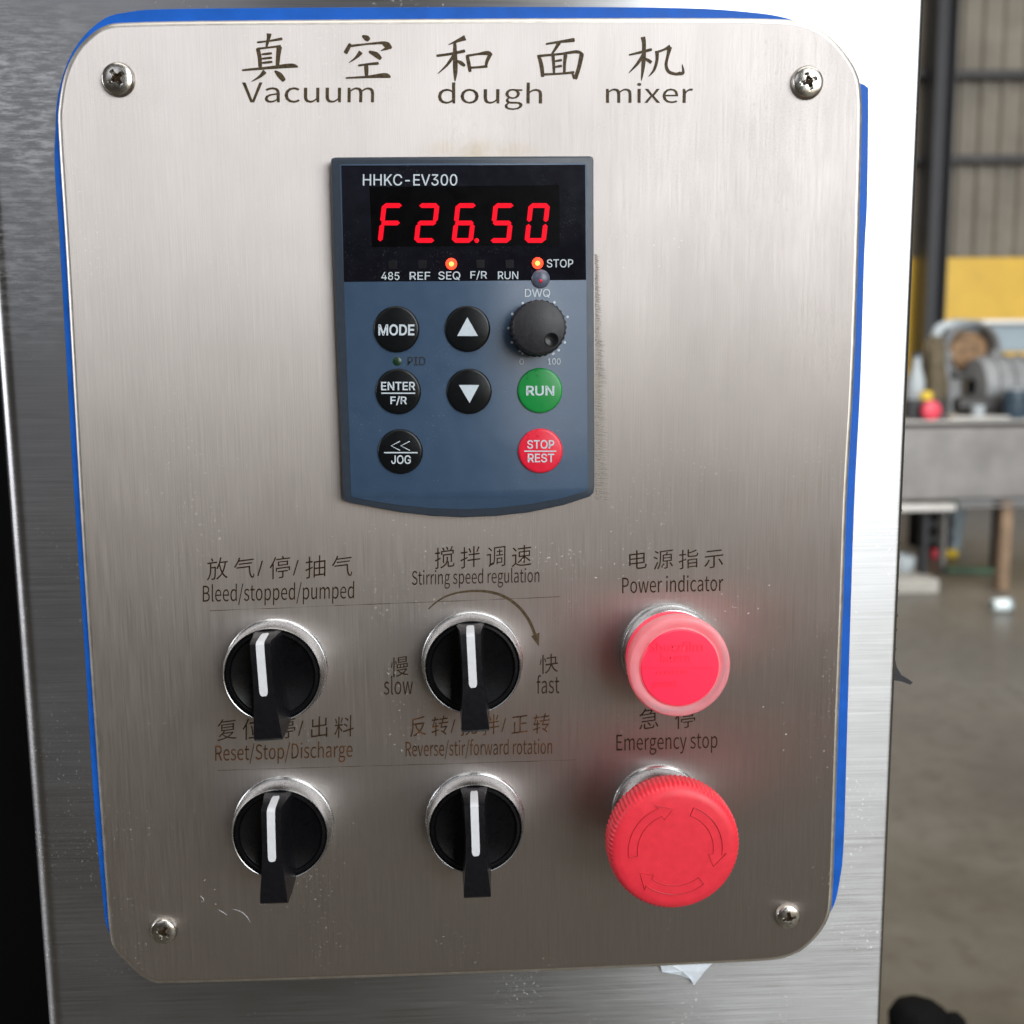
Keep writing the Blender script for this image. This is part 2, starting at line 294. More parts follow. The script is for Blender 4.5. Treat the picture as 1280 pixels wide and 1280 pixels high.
# ------------------------------------------------------------------ lettering
GROT = json.loads('''{"-":[453,[[337,244,337,188,114,188,114,244]]],"/":[249,[[235,533,71,-76,14,-76,178,533]]],"0":[453,[[227,-7,191,-3,158,7,130,24,105,48,85,77,69,113,57,155,50,202,48,254,50,306,57,353,69,395,85,431,106,461,130,484,159,502,191,512,227,516,262,512,295,502,323,484,348,461,368,431,384,395,396,353,403,306,405,254,403,202,396,155,384,113,368,77,348,48,323,24,295,7,263,-3],[227,50,250,52,271,60,290,74,306,92,320,116,330,144,338,176,342,213,344,254,342,295,338,332,330,365,320,393,306,416,290,435,271,449,250,457,227,460,203,457,182,449,163,435,147,416,134,393,123,365,115,332,111,295,109,254,111,213,115,176,123,144,134,116,147,92,163,74,182,60,203,52]]],"1":[453,[[76,0,76,55,391,55,391,0],[276,509,276,0,212,0,212,448,209,448,86,358,86,427,198,509]]],"3":[453,[[218,-7,188,-5,159,1,133,10,108,22,88,38,70,57,57,79,48,104,44,132,109,132,112,115,118,100,126,87,137,76,150,66,165,59,182,54,200,51,219,50,239,51,258,55,275,61,291,69,304,80,315,93,323,108,328,125,329,145,328,163,323,180,316,196,306,211,292,223,275,234,254,241,229,246,201,248,157,248,157,299,288,448,288,452,70,452,70,509,372,509,372,461,211,278,211,289,247,290,279,286,308,276,333,262,354,244,371,222,383,198,391,173,393,145,390,116,383,90,370,66,354,45,333,27,309,12,281,2,251,-5]]],"4":[453,[[40,105,40,158,247,509,311,509,109,166,109,163,413,163,413,105],[282,0,282,121,282,146,282,318,343,318,343,0]]],"5":[453,[[221,-7,192,-5,165,1,140,11,118,25,99,41,83,60,71,82,63,105,60,130,122,130,125,115,130,102,138,89,148,78,160,68,173,60,188,54,204,51,221,50,241,51,259,56,276,64,291,75,304,89,314,104,322,122,326,141,328,162,326,183,321,203,314,221,303,237,290,251,275,262,257,270,238,275,218,277,201,276,184,273,167,268,152,262,139,255,128,246,67,253,96,509,366,509,366,452,151,452,134,301,136,301,148,311,162,318,178,325,194,330,212,333,229,334,252,332,274,328,294,321,313,311,330,299,345,285,358,269,370,251,379,231,386,210,390,187,391,163,388,132,381,102,369,76,352,52,332,32,309,15,282,3,253,-4]]],"8":[453,[[226,-7,193,-5,163,1,136,11,111,25,91,42,74,62,62,84,54,109,52,135,53,156,58,176,65,195,75,212,87,228,101,241,117,252,134,260,153,265,153,267,129,276,109,289,93,308,80,330,73,354,70,380,73,405,79,429,90,450,106,469,124,485,146,498,170,508,197,514,226,516,255,514,282,508,306,498,328,485,346,469,361,450,373,429,379,405,382,380,379,354,372,330,359,308,343,289,323,276,300,267,300,265,319,260,335,252,351,241,365,228,377,212,387,195,395,176,399,156,401,135,398,109,391,84,378,62,362,42,341,25,317,11,289,1,259,-5],[226,49,248,50,267,54,285,60,300,69,313,79,323,91,331,106,335,121,337,139,335,157,330,173,322,189,312,202,298,213,283,223,265,230,247,234,226,235,206,234,187,230,169,223,154,213,140,202,130,189,122,173,117,157,115,139,117,121,121,106,129,91,139,79,152,69,167,60,185,54,205,50],[226,290,244,291,260,294,274,300,287,308,298,318,307,330,314,344,318,359,319,376,318,392,314,407,308,420,299,432,288,442,275,449,260,455,244,459,226,460,208,459,192,455,177,449,164,442,153,432,145,420,138,407,134,392,133,376,134,359,138,344,145,330,154,318,165,308,178,300,193,294,209,291]]],"C":[510,[[267,-7,225,-3,186,7,150,25,119,49,92,79,70,115,53,157,44,203,40,254,44,305,53,352,70,393,92,429,119,459,150,484,186,501,225,512,267,516,293,514,317,511,340,504,362,496,383,485,402,471,419,456,435,438,448,418,459,397,467,373,473,348,408,348,404,365,397,380,389,395,380,407,369,418,357,428,344,437,330,444,315,449,300,453,284,455,267,456,237,453,209,445,184,432,161,414,141,391,125,364,113,332,106,295,103,254,106,213,113,177,125,145,141,117,161,94,184,76,210,63,237,56,267,53,284,54,300,56,315,60,330,65,344,72,357,81,369,90,380,102,389,114,397,128,404,144,408,160,473,160,467,135,459,112,448,91,435,71,420,53,402,38,383,24,363,13,341,5,317,-2,293,-6]]],"D":[502,[[219,0,96,0,96,57,215,57,254,60,288,68,318,81,343,99,363,122,379,149,390,181,397,216,399,255,397,294,390,329,379,361,364,388,344,410,320,428,291,441,258,449,221,452,93,452,93,509,225,509,273,505,315,495,353,478,385,455,412,426,433,391,449,351,458,306,462,255,458,205,449,159,433,119,411,83,384,54,351,31,312,14,268,3],[125,509,125,0,60,0,60,509]]],"E":[419,[[60,0,60,509,372,509,372,452,125,452,125,286,355,286,355,229,125,229,125,57,375,57,375,0]]],"F":[410,[[60,0,60,509,369,509,369,452,125,452,125,278,346,278,346,221,125,221,125,0]]],"G":[520,[[269,-7,225,-3,185,7,149,25,118,49,91,79,69,116,53,157,43,203,40,254,43,305,53,352,69,393,91,429,117,459,149,484,184,501,223,512,265,516,291,514,316,510,340,504,363,494,384,483,403,469,421,453,436,436,449,416,460,395,468,373,474,349,408,349,402,365,395,379,387,393,378,406,368,417,356,427,344,436,330,443,315,448,300,453,283,455,265,456,236,453,209,445,183,432,160,414,141,392,125,364,113,332,106,295,103,254,106,213,113,177,125,145,141,117,161,95,184,76,210,63,238,56,269,53,296,55,322,61,345,71,365,85,382,102,396,123,407,147,413,173,415,202,434,199,283,199,283,256,478,256,478,200,475,160,466,124,451,91,431,62,406,38,377,19,344,5,308,-4]]],"H":[517,[[60,0,60,509,125,509,125,289,392,289,392,509,457,509,457,0,392,0,392,232,125,232,125,0]]],"I":[300,[[31,0,31,57,118,57,118,452,31,452,31,509,269,509,269,452,183,452,183,57,269,57,269,0]]],"J":[396,[[185,-7,143,-2,106,11,75,33,52,63,38,100,33,145,33,173,98,173,98,145,100,117,108,93,122,74,139,61,160,53,185,50,209,53,230,61,248,74,261,93,269,117,272,145,272,509,336,509,336,145,332,100,318,63,294,33,263,11,227,-2]]],"K":[467,[[104,145,104,216,116,231,128,246,139,261,151,275,162,289,174,303,187,317,199,331,212,344,364,509,448,509,231,276,228,276],[60,0,60,509,125,509,125,334,124,225,125,193,125,0],[372,0,188,259,228,309,449,0]]],"M":[628,[[60,0,60,509,152,509,277,187,280,179,284,170,287,159,291,147,295,135,299,123,303,110,307,97,311,84,315,71,319,60,322,49,307,49,311,59,314,71,318,83,322,95,326,108,330,121,334,134,338,146,342,158,346,169,349,179,352,187,476,509,568,509,568,0,504,0,504,291,504,302,504,314,504,327,505,340,505,354,505,369,505,383,506,398,506,413,506,428,507,443,507,457,513,457,508,441,503,425,498,409,492,393,487,378,482,363,477,348,472,335,467,322,463,310,459,300,456,291,342,0,286,0,170,291,167,300,163,310,159,321,155,333,150,347,145,361,140,376,134,392,129,408,124,424,118,441,112,457,119,457,119,444,120,430,120,416,120,401,121,386,121,372,121,357,121,342,122,328,122,315,122,302,122,291,122,0]]],"N":[523,[[60,0,60,509,136,509,343,183,349,174,355,163,363,151,371,137,379,122,388,107,396,90,405,73,414,55,405,54,403,72,402,90,401,108,400,126,399,142,399,157,399,171,399,184,399,195,399,509,463,509,463,0,387,0,202,290,194,303,186,317,177,331,168,346,159,363,148,381,136,402,123,425,108,452,119,454,120,429,121,406,122,384,123,363,124,345,124,328,125,313,125,301,125,291,125,0]]],"O":[533,[[267,-7,225,-3,186,7,150,25,119,49,92,79,70,115,53,157,44,203,40,254,44,305,53,352,70,393,92,429,119,459,150,484,186,501,225,512,267,516,309,512,348,501,384,484,415,459,442,429,464,393,480,352,490,305,493,254,490,203,480,157,464,115,442,79,415,49,384,25,348,7,309,-3],[267,53,296,55,324,63,349,76,372,94,392,116,408,144,420,176,428,213,430,254,428,295,420,332,408,365,392,392,372,415,349,433,324,446,296,453,267,456,237,453,210,445,184,433,161,415,142,392,125,364,113,332,106,295,103,254,106,213,113,176,125,144,142,117,161,94,184,76,210,63,237,55]]],"P":[445,[[60,0,60,509,235,509,272,506,305,499,332,487,356,471,375,452,390,430,400,404,407,377,409,348,407,318,400,291,390,265,375,243,356,223,332,207,305,195,272,188,235,186,109,186,109,242,233,242,257,244,279,248,297,256,312,266,324,279,333,294,339,310,343,328,344,348,343,367,339,385,333,402,324,416,312,428,297,439,279,446,257,451,232,452,125,452,125,0]]],"Q":[533,[[245,159,313,159,369,85,384,65,468,-48,401,-48,346,27,331,46],[267,-7,225,-3,186,7,150,25,119,49,92,79,70,115,53,157,44,203,40,254,44,305,53,352,70,393,92,429,119,459,150,484,186,501,225,512,267,516,309,512,348,501,384,484,415,459,442,429,464,393,480,352,490,305,493,254,490,203,480,157,464,115,442,79,415,49,384,25,348,7,309,-3],[267,53,296,55,324,63,349,76,372,94,392,116,408,144,420,176,428,213,430,254,428,295,420,332,408,365,392,392,372,415,349,433,324,446,296,453,267,456,237,453,210,445,184,433,161,415,142,392,125,364,113,332,106,295,103,254,106,213,113,176,125,144,142,117,161,94,184,76,210,63,237,55]]],"R":[449,[[60,0,60,509,236,509,273,506,305,500,333,489,356,473,376,455,390,433,401,408,407,381,409,352,407,323,401,296,390,271,376,250,356,232,333,217,305,206,273,200,236,198,96,198,96,255,234,255,258,256,280,260,298,267,313,276,325,287,334,300,340,316,344,333,345,352,344,371,340,389,334,405,325,419,313,430,298,440,279,446,258,451,233,452,125,452,125,0],[353,0,230,229,303,229,428,0]]],"S":[447,[[224,-9,188,-7,156,-1,128,9,102,23,81,40,64,60,51,83,42,109,38,137,104,137,108,118,114,102,123,88,136,76,150,66,166,59,185,53,204,50,224,49,246,50,267,54,286,60,303,69,317,79,329,92,338,106,344,122,346,139,344,154,340,168,332,179,322,189,310,197,296,205,280,211,263,217,245,222,184,239,145,253,112,269,86,289,67,313,56,341,52,372,54,400,62,425,75,448,92,468,113,484,138,498,165,508,195,514,227,516,259,514,289,508,316,498,340,484,360,468,377,449,390,427,398,403,401,378,337,378,332,402,320,421,302,437,280,449,254,456,225,459,204,457,185,454,167,448,152,440,139,430,129,418,121,405,117,391,115,376,117,359,122,345,131,334,142,324,155,315,169,308,184,302,198,297,212,293,264,279,279,275,295,270,312,264,328,256,344,248,359,238,372,226,384,213,395,198,402,180,407,161,408,139,406,112,399,87,386,64,370,43,349,25,323,11,294,0,261,-7]]],"T":[449,[[32,452,32,509,417,509,417,452,257,452,257,0,193,0,193,452]]],"U":[517,[[259,-8,220,-6,186,2,154,15,126,33,103,55,85,80,71,108,63,140,60,173,60,509,124,509,124,178,126,155,132,133,141,113,153,95,169,80,187,68,208,59,232,53,259,52,285,53,309,59,331,68,349,80,364,95,377,113,385,133,391,155,393,178,393,509,457,509,457,173,454,140,446,108,433,80,414,55,391,33,363,15,332,2,297,-6]]],"V":[480,[[204,0,16,509,84,509,192,206,199,187,207,164,215,137,225,106,236,71,248,31,235,31,247,71,257,107,267,138,276,165,283,187,290,206,395,509,463,509,278,0]]],"W":[686,[[155,0,16,509,82,509,163,196,167,179,172,162,175,145,179,128,183,111,187,94,190,76,194,58,197,40,189,40,193,58,196,76,200,94,203,111,207,128,211,145,215,162,220,179,224,196,306,509,380,509,462,196,466,179,470,162,474,145,478,128,482,111,486,94,490,76,494,58,497,40,488,40,492,58,495,76,499,94,503,111,506,128,510,145,515,162,519,179,523,196,603,509,670,509,530,0,455,0,368,323,362,345,357,368,351,391,346,417,341,445,336,475,350,475,345,446,340,420,335,395,330,371,324,347,318,323,230,0]]]}''')
GLYPHS = json.loads('''{" ":[78,[]],"/":[137,[[4,-63,27,-63,132,278,109,278]]],"B":[230,[[35,0,117,0,168,8,202,33,214,75,208,105,189,126,162,137,162,138,183,150,195,170,200,194,188,230,157,250,111,257,35,257],[68,148,68,231,107,231,141,227,161,214,168,190,161,167,141,153,106,148],[68,26,68,123,112,123,151,118,174,102,182,76,174,48,150,31,112,26]]],"D":[241,[[35,0,101,0,166,15,206,60,220,129,206,199,166,242,99,257,35,257],[68,27,68,230,97,230,147,219,177,184,187,129,177,74,147,39,97,27]]],"E":[206,[[35,0,187,0,187,28,68,28,68,121,165,121,165,149,68,149,68,229,183,229,183,257,35,257]]],"P":[222,[[35,0,68,0,68,102,110,102,160,111,192,137,204,181,192,226,159,250,109,257,35,257],[68,129,68,230,104,230,142,226,165,211,172,181,165,151,143,134,106,129]]],"R":[222,[[68,135,68,230,111,230,145,226,166,212,173,185,166,157,145,140,111,135],[176,0,213,0,147,112,178,126,198,150,205,185,194,227,162,250,116,257,35,257,35,0,68,0,68,109,114,109]]],"S":[209,[[106,-5,153,5,183,31,194,68,187,100,168,122,141,137,104,153,84,162,68,175,62,196,68,215,84,228,110,233,132,230,151,222,168,209,185,230,164,246,139,257,110,261,68,252,39,228,29,193,37,162,57,141,81,127,118,111,140,101,155,87,161,65,154,44,136,29,107,24,81,28,57,39,36,56,17,33,42,13,72,0]]],"V":[201,[[82,0,120,0,201,257,168,257,127,118,119,89,111,62,102,33,101,33,92,62,84,89,76,118,34,257,0,257]]],"a":[197,[[76,-5,99,-1,120,9,139,23,140,23,143,0,169,0,169,117,162,158,141,185,103,195,74,191,49,182,29,170,41,148,58,158,77,165,98,168,122,161,134,144,137,120,71,107,33,84,21,49,28,20,47,2],[85,21,68,24,56,34,51,51,59,73,87,89,137,99,137,46,120,32,103,24]]],"c":[179,[[107,-5,129,-2,150,7,169,19,155,41,142,31,127,25,110,22,79,31,59,57,51,95,59,133,80,159,111,168,125,166,137,160,149,152,165,173,150,184,132,192,110,195,64,183,31,149,18,95,30,41,62,7]]],"d":[217,[[97,-5,119,-1,138,9,155,22,156,22,159,0,185,0,185,279,153,279,153,206,154,173,138,185,121,192,101,195,60,183,30,148,19,95,28,41,55,7],[104,22,76,31,58,56,51,95,59,133,79,159,106,168,122,166,137,160,153,148,153,48,137,34,121,25]]],"e":[194,[[109,-5,133,-2,154,5,172,15,160,36,146,28,130,23,113,21,81,29,59,52,50,88,178,88,179,93,179,99,179,106,170,153,145,184,103,195,62,183,31,148,18,95,31,41,63,7],[49,110,59,142,79,163,104,169,129,163,146,143,151,110]]],"f":[114,[[12,164,37,164,37,0,69,0,69,164,110,164,110,190,69,190,69,220,72,241,81,253,96,258,103,257,110,255,118,252,125,277,115,280,104,282,93,283,62,276,43,254,37,221,37,190,12,188]]],"g":[197,[[96,-88,147,-78,181,-54,193,-22,185,4,163,19,126,23,89,23,69,26,59,33,56,44,57,53,62,61,68,67,77,63,86,61,96,60,131,68,156,91,166,126,164,142,158,155,150,166,189,166,189,190,123,190,115,193,106,194,96,195,61,187,35,163,25,127,29,106,38,89,50,76,50,75,40,66,32,54,29,39,31,26,37,15,46,8,46,6,31,-6,21,-21,18,-37,28,-64,55,-82],[96,82,76,87,61,103,56,127,61,151,76,166,96,172,117,166,131,151,137,127,131,103,116,87],[101,-65,71,-61,52,-50,46,-32,48,-21,54,-10,65,0,74,-2,82,-3,90,-3,123,-3,144,-5,157,-13,161,-27,154,-46,133,-60]]],"h":[213,[[32,0,64,0,64,138,82,154,98,164,116,167,137,162,149,145,152,116,152,0,184,0,184,120,178,161,159,186,126,195,102,191,81,179,63,163,64,202,64,279,32,279]]],"i":[96,[[32,0,64,0,64,190,32,190],[48,229,59,232,67,239,70,251,67,262,59,269,48,271,37,269,30,262,27,251,30,239,37,232]]],"l":[99,[[66,-5,74,-4,79,-3,84,-2,80,23,77,22,75,22,73,22,69,23,66,28,64,36,64,279,32,279,32,38,36,15,47,0]]],"m":[324,[[32,0,64,0,64,138,81,154,97,164,112,167,132,162,144,145,147,116,147,0,179,0,179,138,196,154,212,164,227,167,247,162,259,145,263,116,263,0,294,0,294,120,288,161,269,186,237,195,215,190,194,178,174,159,164,178,146,191,121,195,100,191,80,179,62,162,58,190,32,190]]],"n":[214,[[32,0,64,0,64,138,82,154,98,164,116,167,137,162,149,145,152,116,152,0,184,0,184,120,178,161,159,186,126,195,102,191,81,179,62,162,58,190,32,190]]],"o":[212,[[106,-5,150,7,182,41,194,95,182,149,150,183,106,195,63,183,31,149,18,95,31,41,63,7],[106,22,77,31,58,57,51,95,58,133,77,159,106,168,135,159,154,133,161,95,154,57,135,31]]],"p":[217,[[32,-80,64,-80,64,-16,63,18,81,5,98,-2,116,-5,157,8,187,42,199,98,190,149,164,183,123,195,101,191,81,181,62,168,58,190,32,190],[111,22,97,24,81,30,64,42,64,142,82,156,99,165,115,168,144,159,160,135,165,98,158,57,139,31]]],"r":[136,[[32,0,64,0,64,122,79,148,95,162,112,166,119,166,125,165,131,163,137,191,131,193,124,195,116,195,96,190,78,176,62,155,58,190,32,190]]],"s":[164,[[82,-5,120,3,143,24,151,52,142,81,120,98,93,110,73,118,58,128,52,143,56,156,68,166,88,170,103,168,117,162,131,153,146,173,130,184,110,192,87,195,52,188,29,168,22,141,30,115,51,97,77,86,98,78,114,66,120,50,116,35,104,24,83,20,62,23,44,31,27,43,11,22,31,8,56,-1]]],"t":[132,[[92,-5,104,-4,116,-1,127,2,121,27,114,24,106,22,99,21,82,26,72,38,70,58,70,164,121,164,121,190,70,190,70,244,43,244,40,190,9,188,9,164,38,164,38,59,43,25,60,3]]],"u":[213,[[88,-5,112,0,132,12,151,30,152,30,154,0,181,0,181,190,149,190,149,55,132,37,115,26,97,23,77,28,65,45,62,74,62,190,29,190,29,70,36,29,55,4]]],"v":[182,[[73,0,111,0,178,190,146,190,110,82,105,63,99,44,93,26,91,26,85,44,79,63,74,82,38,190,5,190]]],"w":[281,[[62,0,99,0,126,102,131,120,135,138,139,157,141,157,145,138,150,120,154,103,181,0,220,0,272,190,241,190,213,80,209,62,205,45,202,27,200,27,195,45,191,62,187,80,157,190,126,190,96,80,92,62,87,45,83,27,82,27,78,45,74,62,70,80,42,190,9,190]]],"x":[174,[[5,0,39,0,64,44,71,56,77,67,84,78,85,78,93,67,100,56,106,44,134,0,169,0,106,96,164,190,131,190,107,148,102,138,96,127,91,117,89,117,83,127,76,138,70,148,45,190,10,190,68,99]]],"y":[182,[[35,-82,68,-73,91,-50,106,-16,178,190,147,190,112,85,107,67,102,49,97,31,95,31,89,49,82,67,76,85,38,190,5,190,81,0,77,-15,67,-36,53,-50,34,-56,29,-55,24,-54,19,-53,13,-78,19,-80,27,-81]]]}''')
def curve_mesh(loops_list, off=0.0):
    cu = bpy.data.curves.new('t', 'CURVE'); cu.offset = off; cu.dimensions = '2D'; cu.fill_mode = 'BOTH'
    for lp in loops_list:
        s = cu.splines.new('POLY'); s.points.add(len(lp) - 1); s.use_cyclic_u = True
        for i, (x, y) in enumerate(lp): s.points[i].co = (x, y, 0, 1)
    o = bpy.data.objects.new('t', cu); col.objects.link(o)
    me = bpy.data.meshes.new_from_object(o.evaluated_get(bpy.context.evaluated_depsgraph_get()))
    bpy.data.objects.remove(o); return me
def fatten(loops, off):                       # every contour moved outwards (holes inwards) so that the strokes get thicker
    area_ = lambda l: sum(l[i][0] * l[(i + 1) % len(l)][1] - l[(i + 1) % len(l)][0] * l[i][1] for i in range(len(l)))
    sg = 1 if area_(max(loops, key=lambda l: abs(area_(l)))) > 0 else -1; out = []
    for l in loops:
        n = len(l); o = []
        for i in range(n):
            p = Vector(l[i]); a = (p - Vector(l[i - 1])).normalized(); b = (Vector(l[(i + 1) % n]) - p).normalized()
            na = Vector((a.y, -a.x)); nb = Vector((b.y, -b.x)); m_ = na + nb
            m_ = m_ / max(.5, 1 + na.dot(nb)) ; o.append(tuple(p + m_ * off * sg))
        out.append(o)
    return out
def humanist(s, table=None, off=0.0):
    x = 0; L_ = []
    for ch in s:
        adv, sp = (table or GLYPHS)[ch]
        G_ = [[((q[i] + x) / 1000, q[i + 1] / 1000) for i in range(0, len(q), 2)] for q in sp]
        L_ += fatten(G_, off) if off and G_ else G_
        x += adv
    if not table: return curve_mesh(L_)
    # here contours overlap: each outer contour is filled with its own holes, every second one a hair higher
    ar = lambda l: sum(l[i][0] * l[(i + 1) % len(l)][1] - l[(i + 1) % len(l)][0] * l[i][1] for i in range(len(l)))
    vs = []; fs = []
    outs = [l for l in L_ if ar(l) < 0]; holes = [l for l in L_ if ar(l) >= 0]
    for k, o_ in enumerate(outs):
        x0, x1 = min(p[0] for p in o_), max(p[0] for p in o_); y0, y1 = min(p[1] for p in o_), max(p[1] for p in o_)
        hs = [h for h in holes if min(p[0] for p in h) >= x0 and max(p[0] for p in h) <= x1 and min(p[1] for p in h) >= y0 and max(p[1] for p in h) <= y1]
        mm = curve_mesh([o_] + hs); n = len(vs)
        vs += [(v.co.x, v.co.y, (k % 3) * .000006) for v in mm.vertices]; fs += [tuple(i + n for i in p.vertices) for p in mm.polygons]
        bpy.data.meshes.remove(mm)
    me = bpy.data.meshes.new('lettering'); me.from_pydata(vs, [], fs); me.update(); return me
def builtin(s, off=0.0, space=1.0):
    cu = bpy.data.curves.new('t', 'FONT'); cu.body = s; cu.offset = off; cu.resolution_u = 4; cu.space_character = space
    o = bpy.data.objects.new('t', cu); col.objects.link(o)
    me = bpy.data.meshes.new_from_object(o.evaluated_get(bpy.context.evaluated_depsgraph_get()))
    bpy.data.objects.remove(o); return me
def place_text(me, p00, p10, p01, h, m, parent, name='lettering', lean=0.0):
    org = parent.matrix_basis.translation if parent.parent is None else parent.parent.matrix_basis.translation + parent.matrix_basis.translation
    A, B, C = (P(*q, h) - org for q in (p00, p10, p01))
    xs = [v.co.x for v in me.vertices]; ys = [v.co.y for v in me.vertices]
    x0, x1, y0, y1 = min(xs), max(xs), min(ys), max(ys)
    for v in me.vertices:
        u = (v.co.x - x0) / (x1 - x0); t = (v.co.y - y0) / (y1 - y0)
        v.co = A + (B - A) * u + (C - A) * t + Vector((0, -v.co.z, 0))
    me.update(); me.name = name
    return link(name, me, m, parent, smooth=0)

# ================================================================== SETTING
def concrete():
    m, t, N, L, b = nt('concrete_floor')
    v = mapping(t, (1, 1, 1)); f = noise(t, v, 1.3, 8, .65); g = noise(t, v, 14, 6, .6); s = noise(t, v, .35, 4, .5)
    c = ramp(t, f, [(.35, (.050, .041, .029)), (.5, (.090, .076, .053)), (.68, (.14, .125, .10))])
    sy = N.new('ShaderNodeSeparateXYZ'); L.new(v, sy.inputs[0])          # paler and greyer towards the back of the hall
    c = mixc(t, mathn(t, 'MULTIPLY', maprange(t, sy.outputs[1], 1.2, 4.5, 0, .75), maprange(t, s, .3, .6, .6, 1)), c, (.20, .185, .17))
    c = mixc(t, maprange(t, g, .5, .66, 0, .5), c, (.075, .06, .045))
    L.new(c, b.inputs['Base Color']); L.new(maprange(t, s, .3, .7, .28, .5), b.inputs['Roughness'])
    L.new(bump(t, g, .4, .01), b.inputs['Normal']); return m
def dirty(name, c, rough=.6, scale=3, amt=.25, metal=0, spec=.5):
    m, t, N, L, b = nt(name)
    v = mapping(t, (1, 1, 1)); f = noise(t, v, scale, 7, .65)
    L.new(ramp(t, f, [(.3, tuple(x * (1 - amt) for x in c)), (.7, tuple(min(1, x * (1 + amt)) for x in c))]), b.inputs['Base Color'])
    b.inputs['Roughness'].default_value = rough; b.inputs['Metallic'].default_value = metal
    b.inputs['Specular IOR Level'].default_value = spec; return m
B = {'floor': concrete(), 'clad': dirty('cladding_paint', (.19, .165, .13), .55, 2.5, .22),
     'yellow': dirty('yellow_paint', (.80, .50, .07), .5, 1.5, .14), 'dark': dirty('dark_steel', (.022, .022, .026), .5, 5),
     'rail': dirty('rail_steel', (.045, .042, .042), .5, 5), 'pit': dirty('black_paint', (.003, .003, .0035), .7, 5, spec=.08),
     'bench': dirty('bench_steel', (.22, .208, .20), .42, 4, .25, .4), 'lip': dirty('bench_lip', (.62, .60, .57), .35, 5, .1, .3),
     'rust': dirty('primer_orange', (.25, .165, .10), .6, 9, .35), 'orange': dirty('drum_inside', (.24, .14, .07), .7, 16, .7),
     'pale': dirty('pale_plastic', (.42, .46, .48), .5, 9, .12), 'paleblue': dirty('pale_blue_paint', (.28, .34, .38), .5, 5, .12),
     'grey': dirty('machine_grey', (.22, .225, .23), .5, 5, .25), 'brown': dirty('brown_cloth', (.11, .085, .05), .8, 14, .4),
     'navy': dirty('navy_plastic', (.03, .055, .08), .35, 8, .3), 'redb': dirty('red_plastic', (.75, .06, .10), .4, 20, .1),
     'yb': dirty('yellow_plastic', (.75, .52, .03), .4, 20, .1), 'green': dirty('green_paint', (.06, .12, .07), .5, 8, .3),
     'glass': plain('glossy_cup', (.75, .85, .85), .12, 0, .05, 50, coat=1), 'conc': dirty('pale_concrete', (.42, .40, .36), .8, 8, .2),
     'wall': dirty('wall_render', (.30, .31, .32), .8, 2, .2)}

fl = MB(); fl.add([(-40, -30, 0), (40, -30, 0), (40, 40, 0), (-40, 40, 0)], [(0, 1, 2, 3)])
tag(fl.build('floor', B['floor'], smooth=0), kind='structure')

WY = 9.0
# masonry dado behind everything, then cladding sheets and the yellow band in front of it
wb = MB(); wb.box((-8, WY + .10, 0), (16, WY + .35, 7)); wallo = wb.build('back_wall', B['wall'], smooth=0); tag(wallo, kind='structure')
zt = at(1220, 322, WY + .05).z; zb = at(1220, 470, WY + .05).z
def cladding(x0, x1, z0, z1, name, m, pitch=.19):
    # one ribbed sheet: trapezoid ribs
    mb = MB(); prof = []; x = x0; y = WY + .06
    while x < x1 - .001:
        for dx, dy in ((0, 0), (.10, 0), (.12, -.035), (.17, -.035)):
            if x + dx < x1: prof.append((x + dx, y + dy))
        x += pitch
    prof.append((x1, y)); n = len(prof)
    vs = [(a, b_, z0) for a, b_ in prof] + [(a, b_, z1) for a, b_ in prof]
    mb.add(vs, [(i, i + 1, i + 1 + n, i + n) for i in range(n - 1)])
    o = mb.build(name, m, wallo, smooth=0); s = o.modifiers.new('thick', 'SOLIDIFY'); s.thickness = .002
for k in range(14): cladding(-5 + k * 1.14, -5 + (k + 1) * 1.14 - .004, zt + .006, 6.9, 'cladding_sheet', B['clad'])
for k in range(6): 
    mb = MB(); mb.box((-5 + k * 2.66, WY + .03, zb), (-5 + (k + 1) * 2.66 - .012, WY + .09, zt)); bevel(mb.build('yellow_board', B['yellow'], wallo), .006)

cx0 = at(1165, 200, WY - .3).x; cx1 = at(1190, 200, WY - .3).x
col_t = thing('steel_column', ((cx0 + cx1) / 2, WY - .2, 0), 'dark steel H column standing against the ribbed factory wall', 'column')
hw = (cx1 - cx0) / 2
for x0, x1, y0, y1, nm in ((-hw, -hw + .018, -.11, .11, 'flange'), (hw - .018, hw, -.11, .11, 'flange'), (-hw + .018, hw - .018, -.006, .006, 'web')):
    mb = MB(); mb.box((x0, y0, .02), (x1, y1, 6.9)); mb.build(nm, B['dark'], col_t)
mb = MB(); mb.box((-.2, -.2, 0), (.2, .17, .02)); mb.build('base_plate', B['dark'], col_t)
for py, lab in ((93, 'upper dark horizontal steel rail across the ribbed wall'), (199, 'lower dark horizontal steel rail across the ribbed wall, above the yellow boards')):
    z = at(1235, py, WY - .04).z
    o = MB().box((-5, WY - .07, z - .035), (11, WY + .02, z + .035)).build('wall_rail', B['rail'])
    bevel(o, .008); tag(o, lab, 'rail', 'horizontal rails on the back wall')

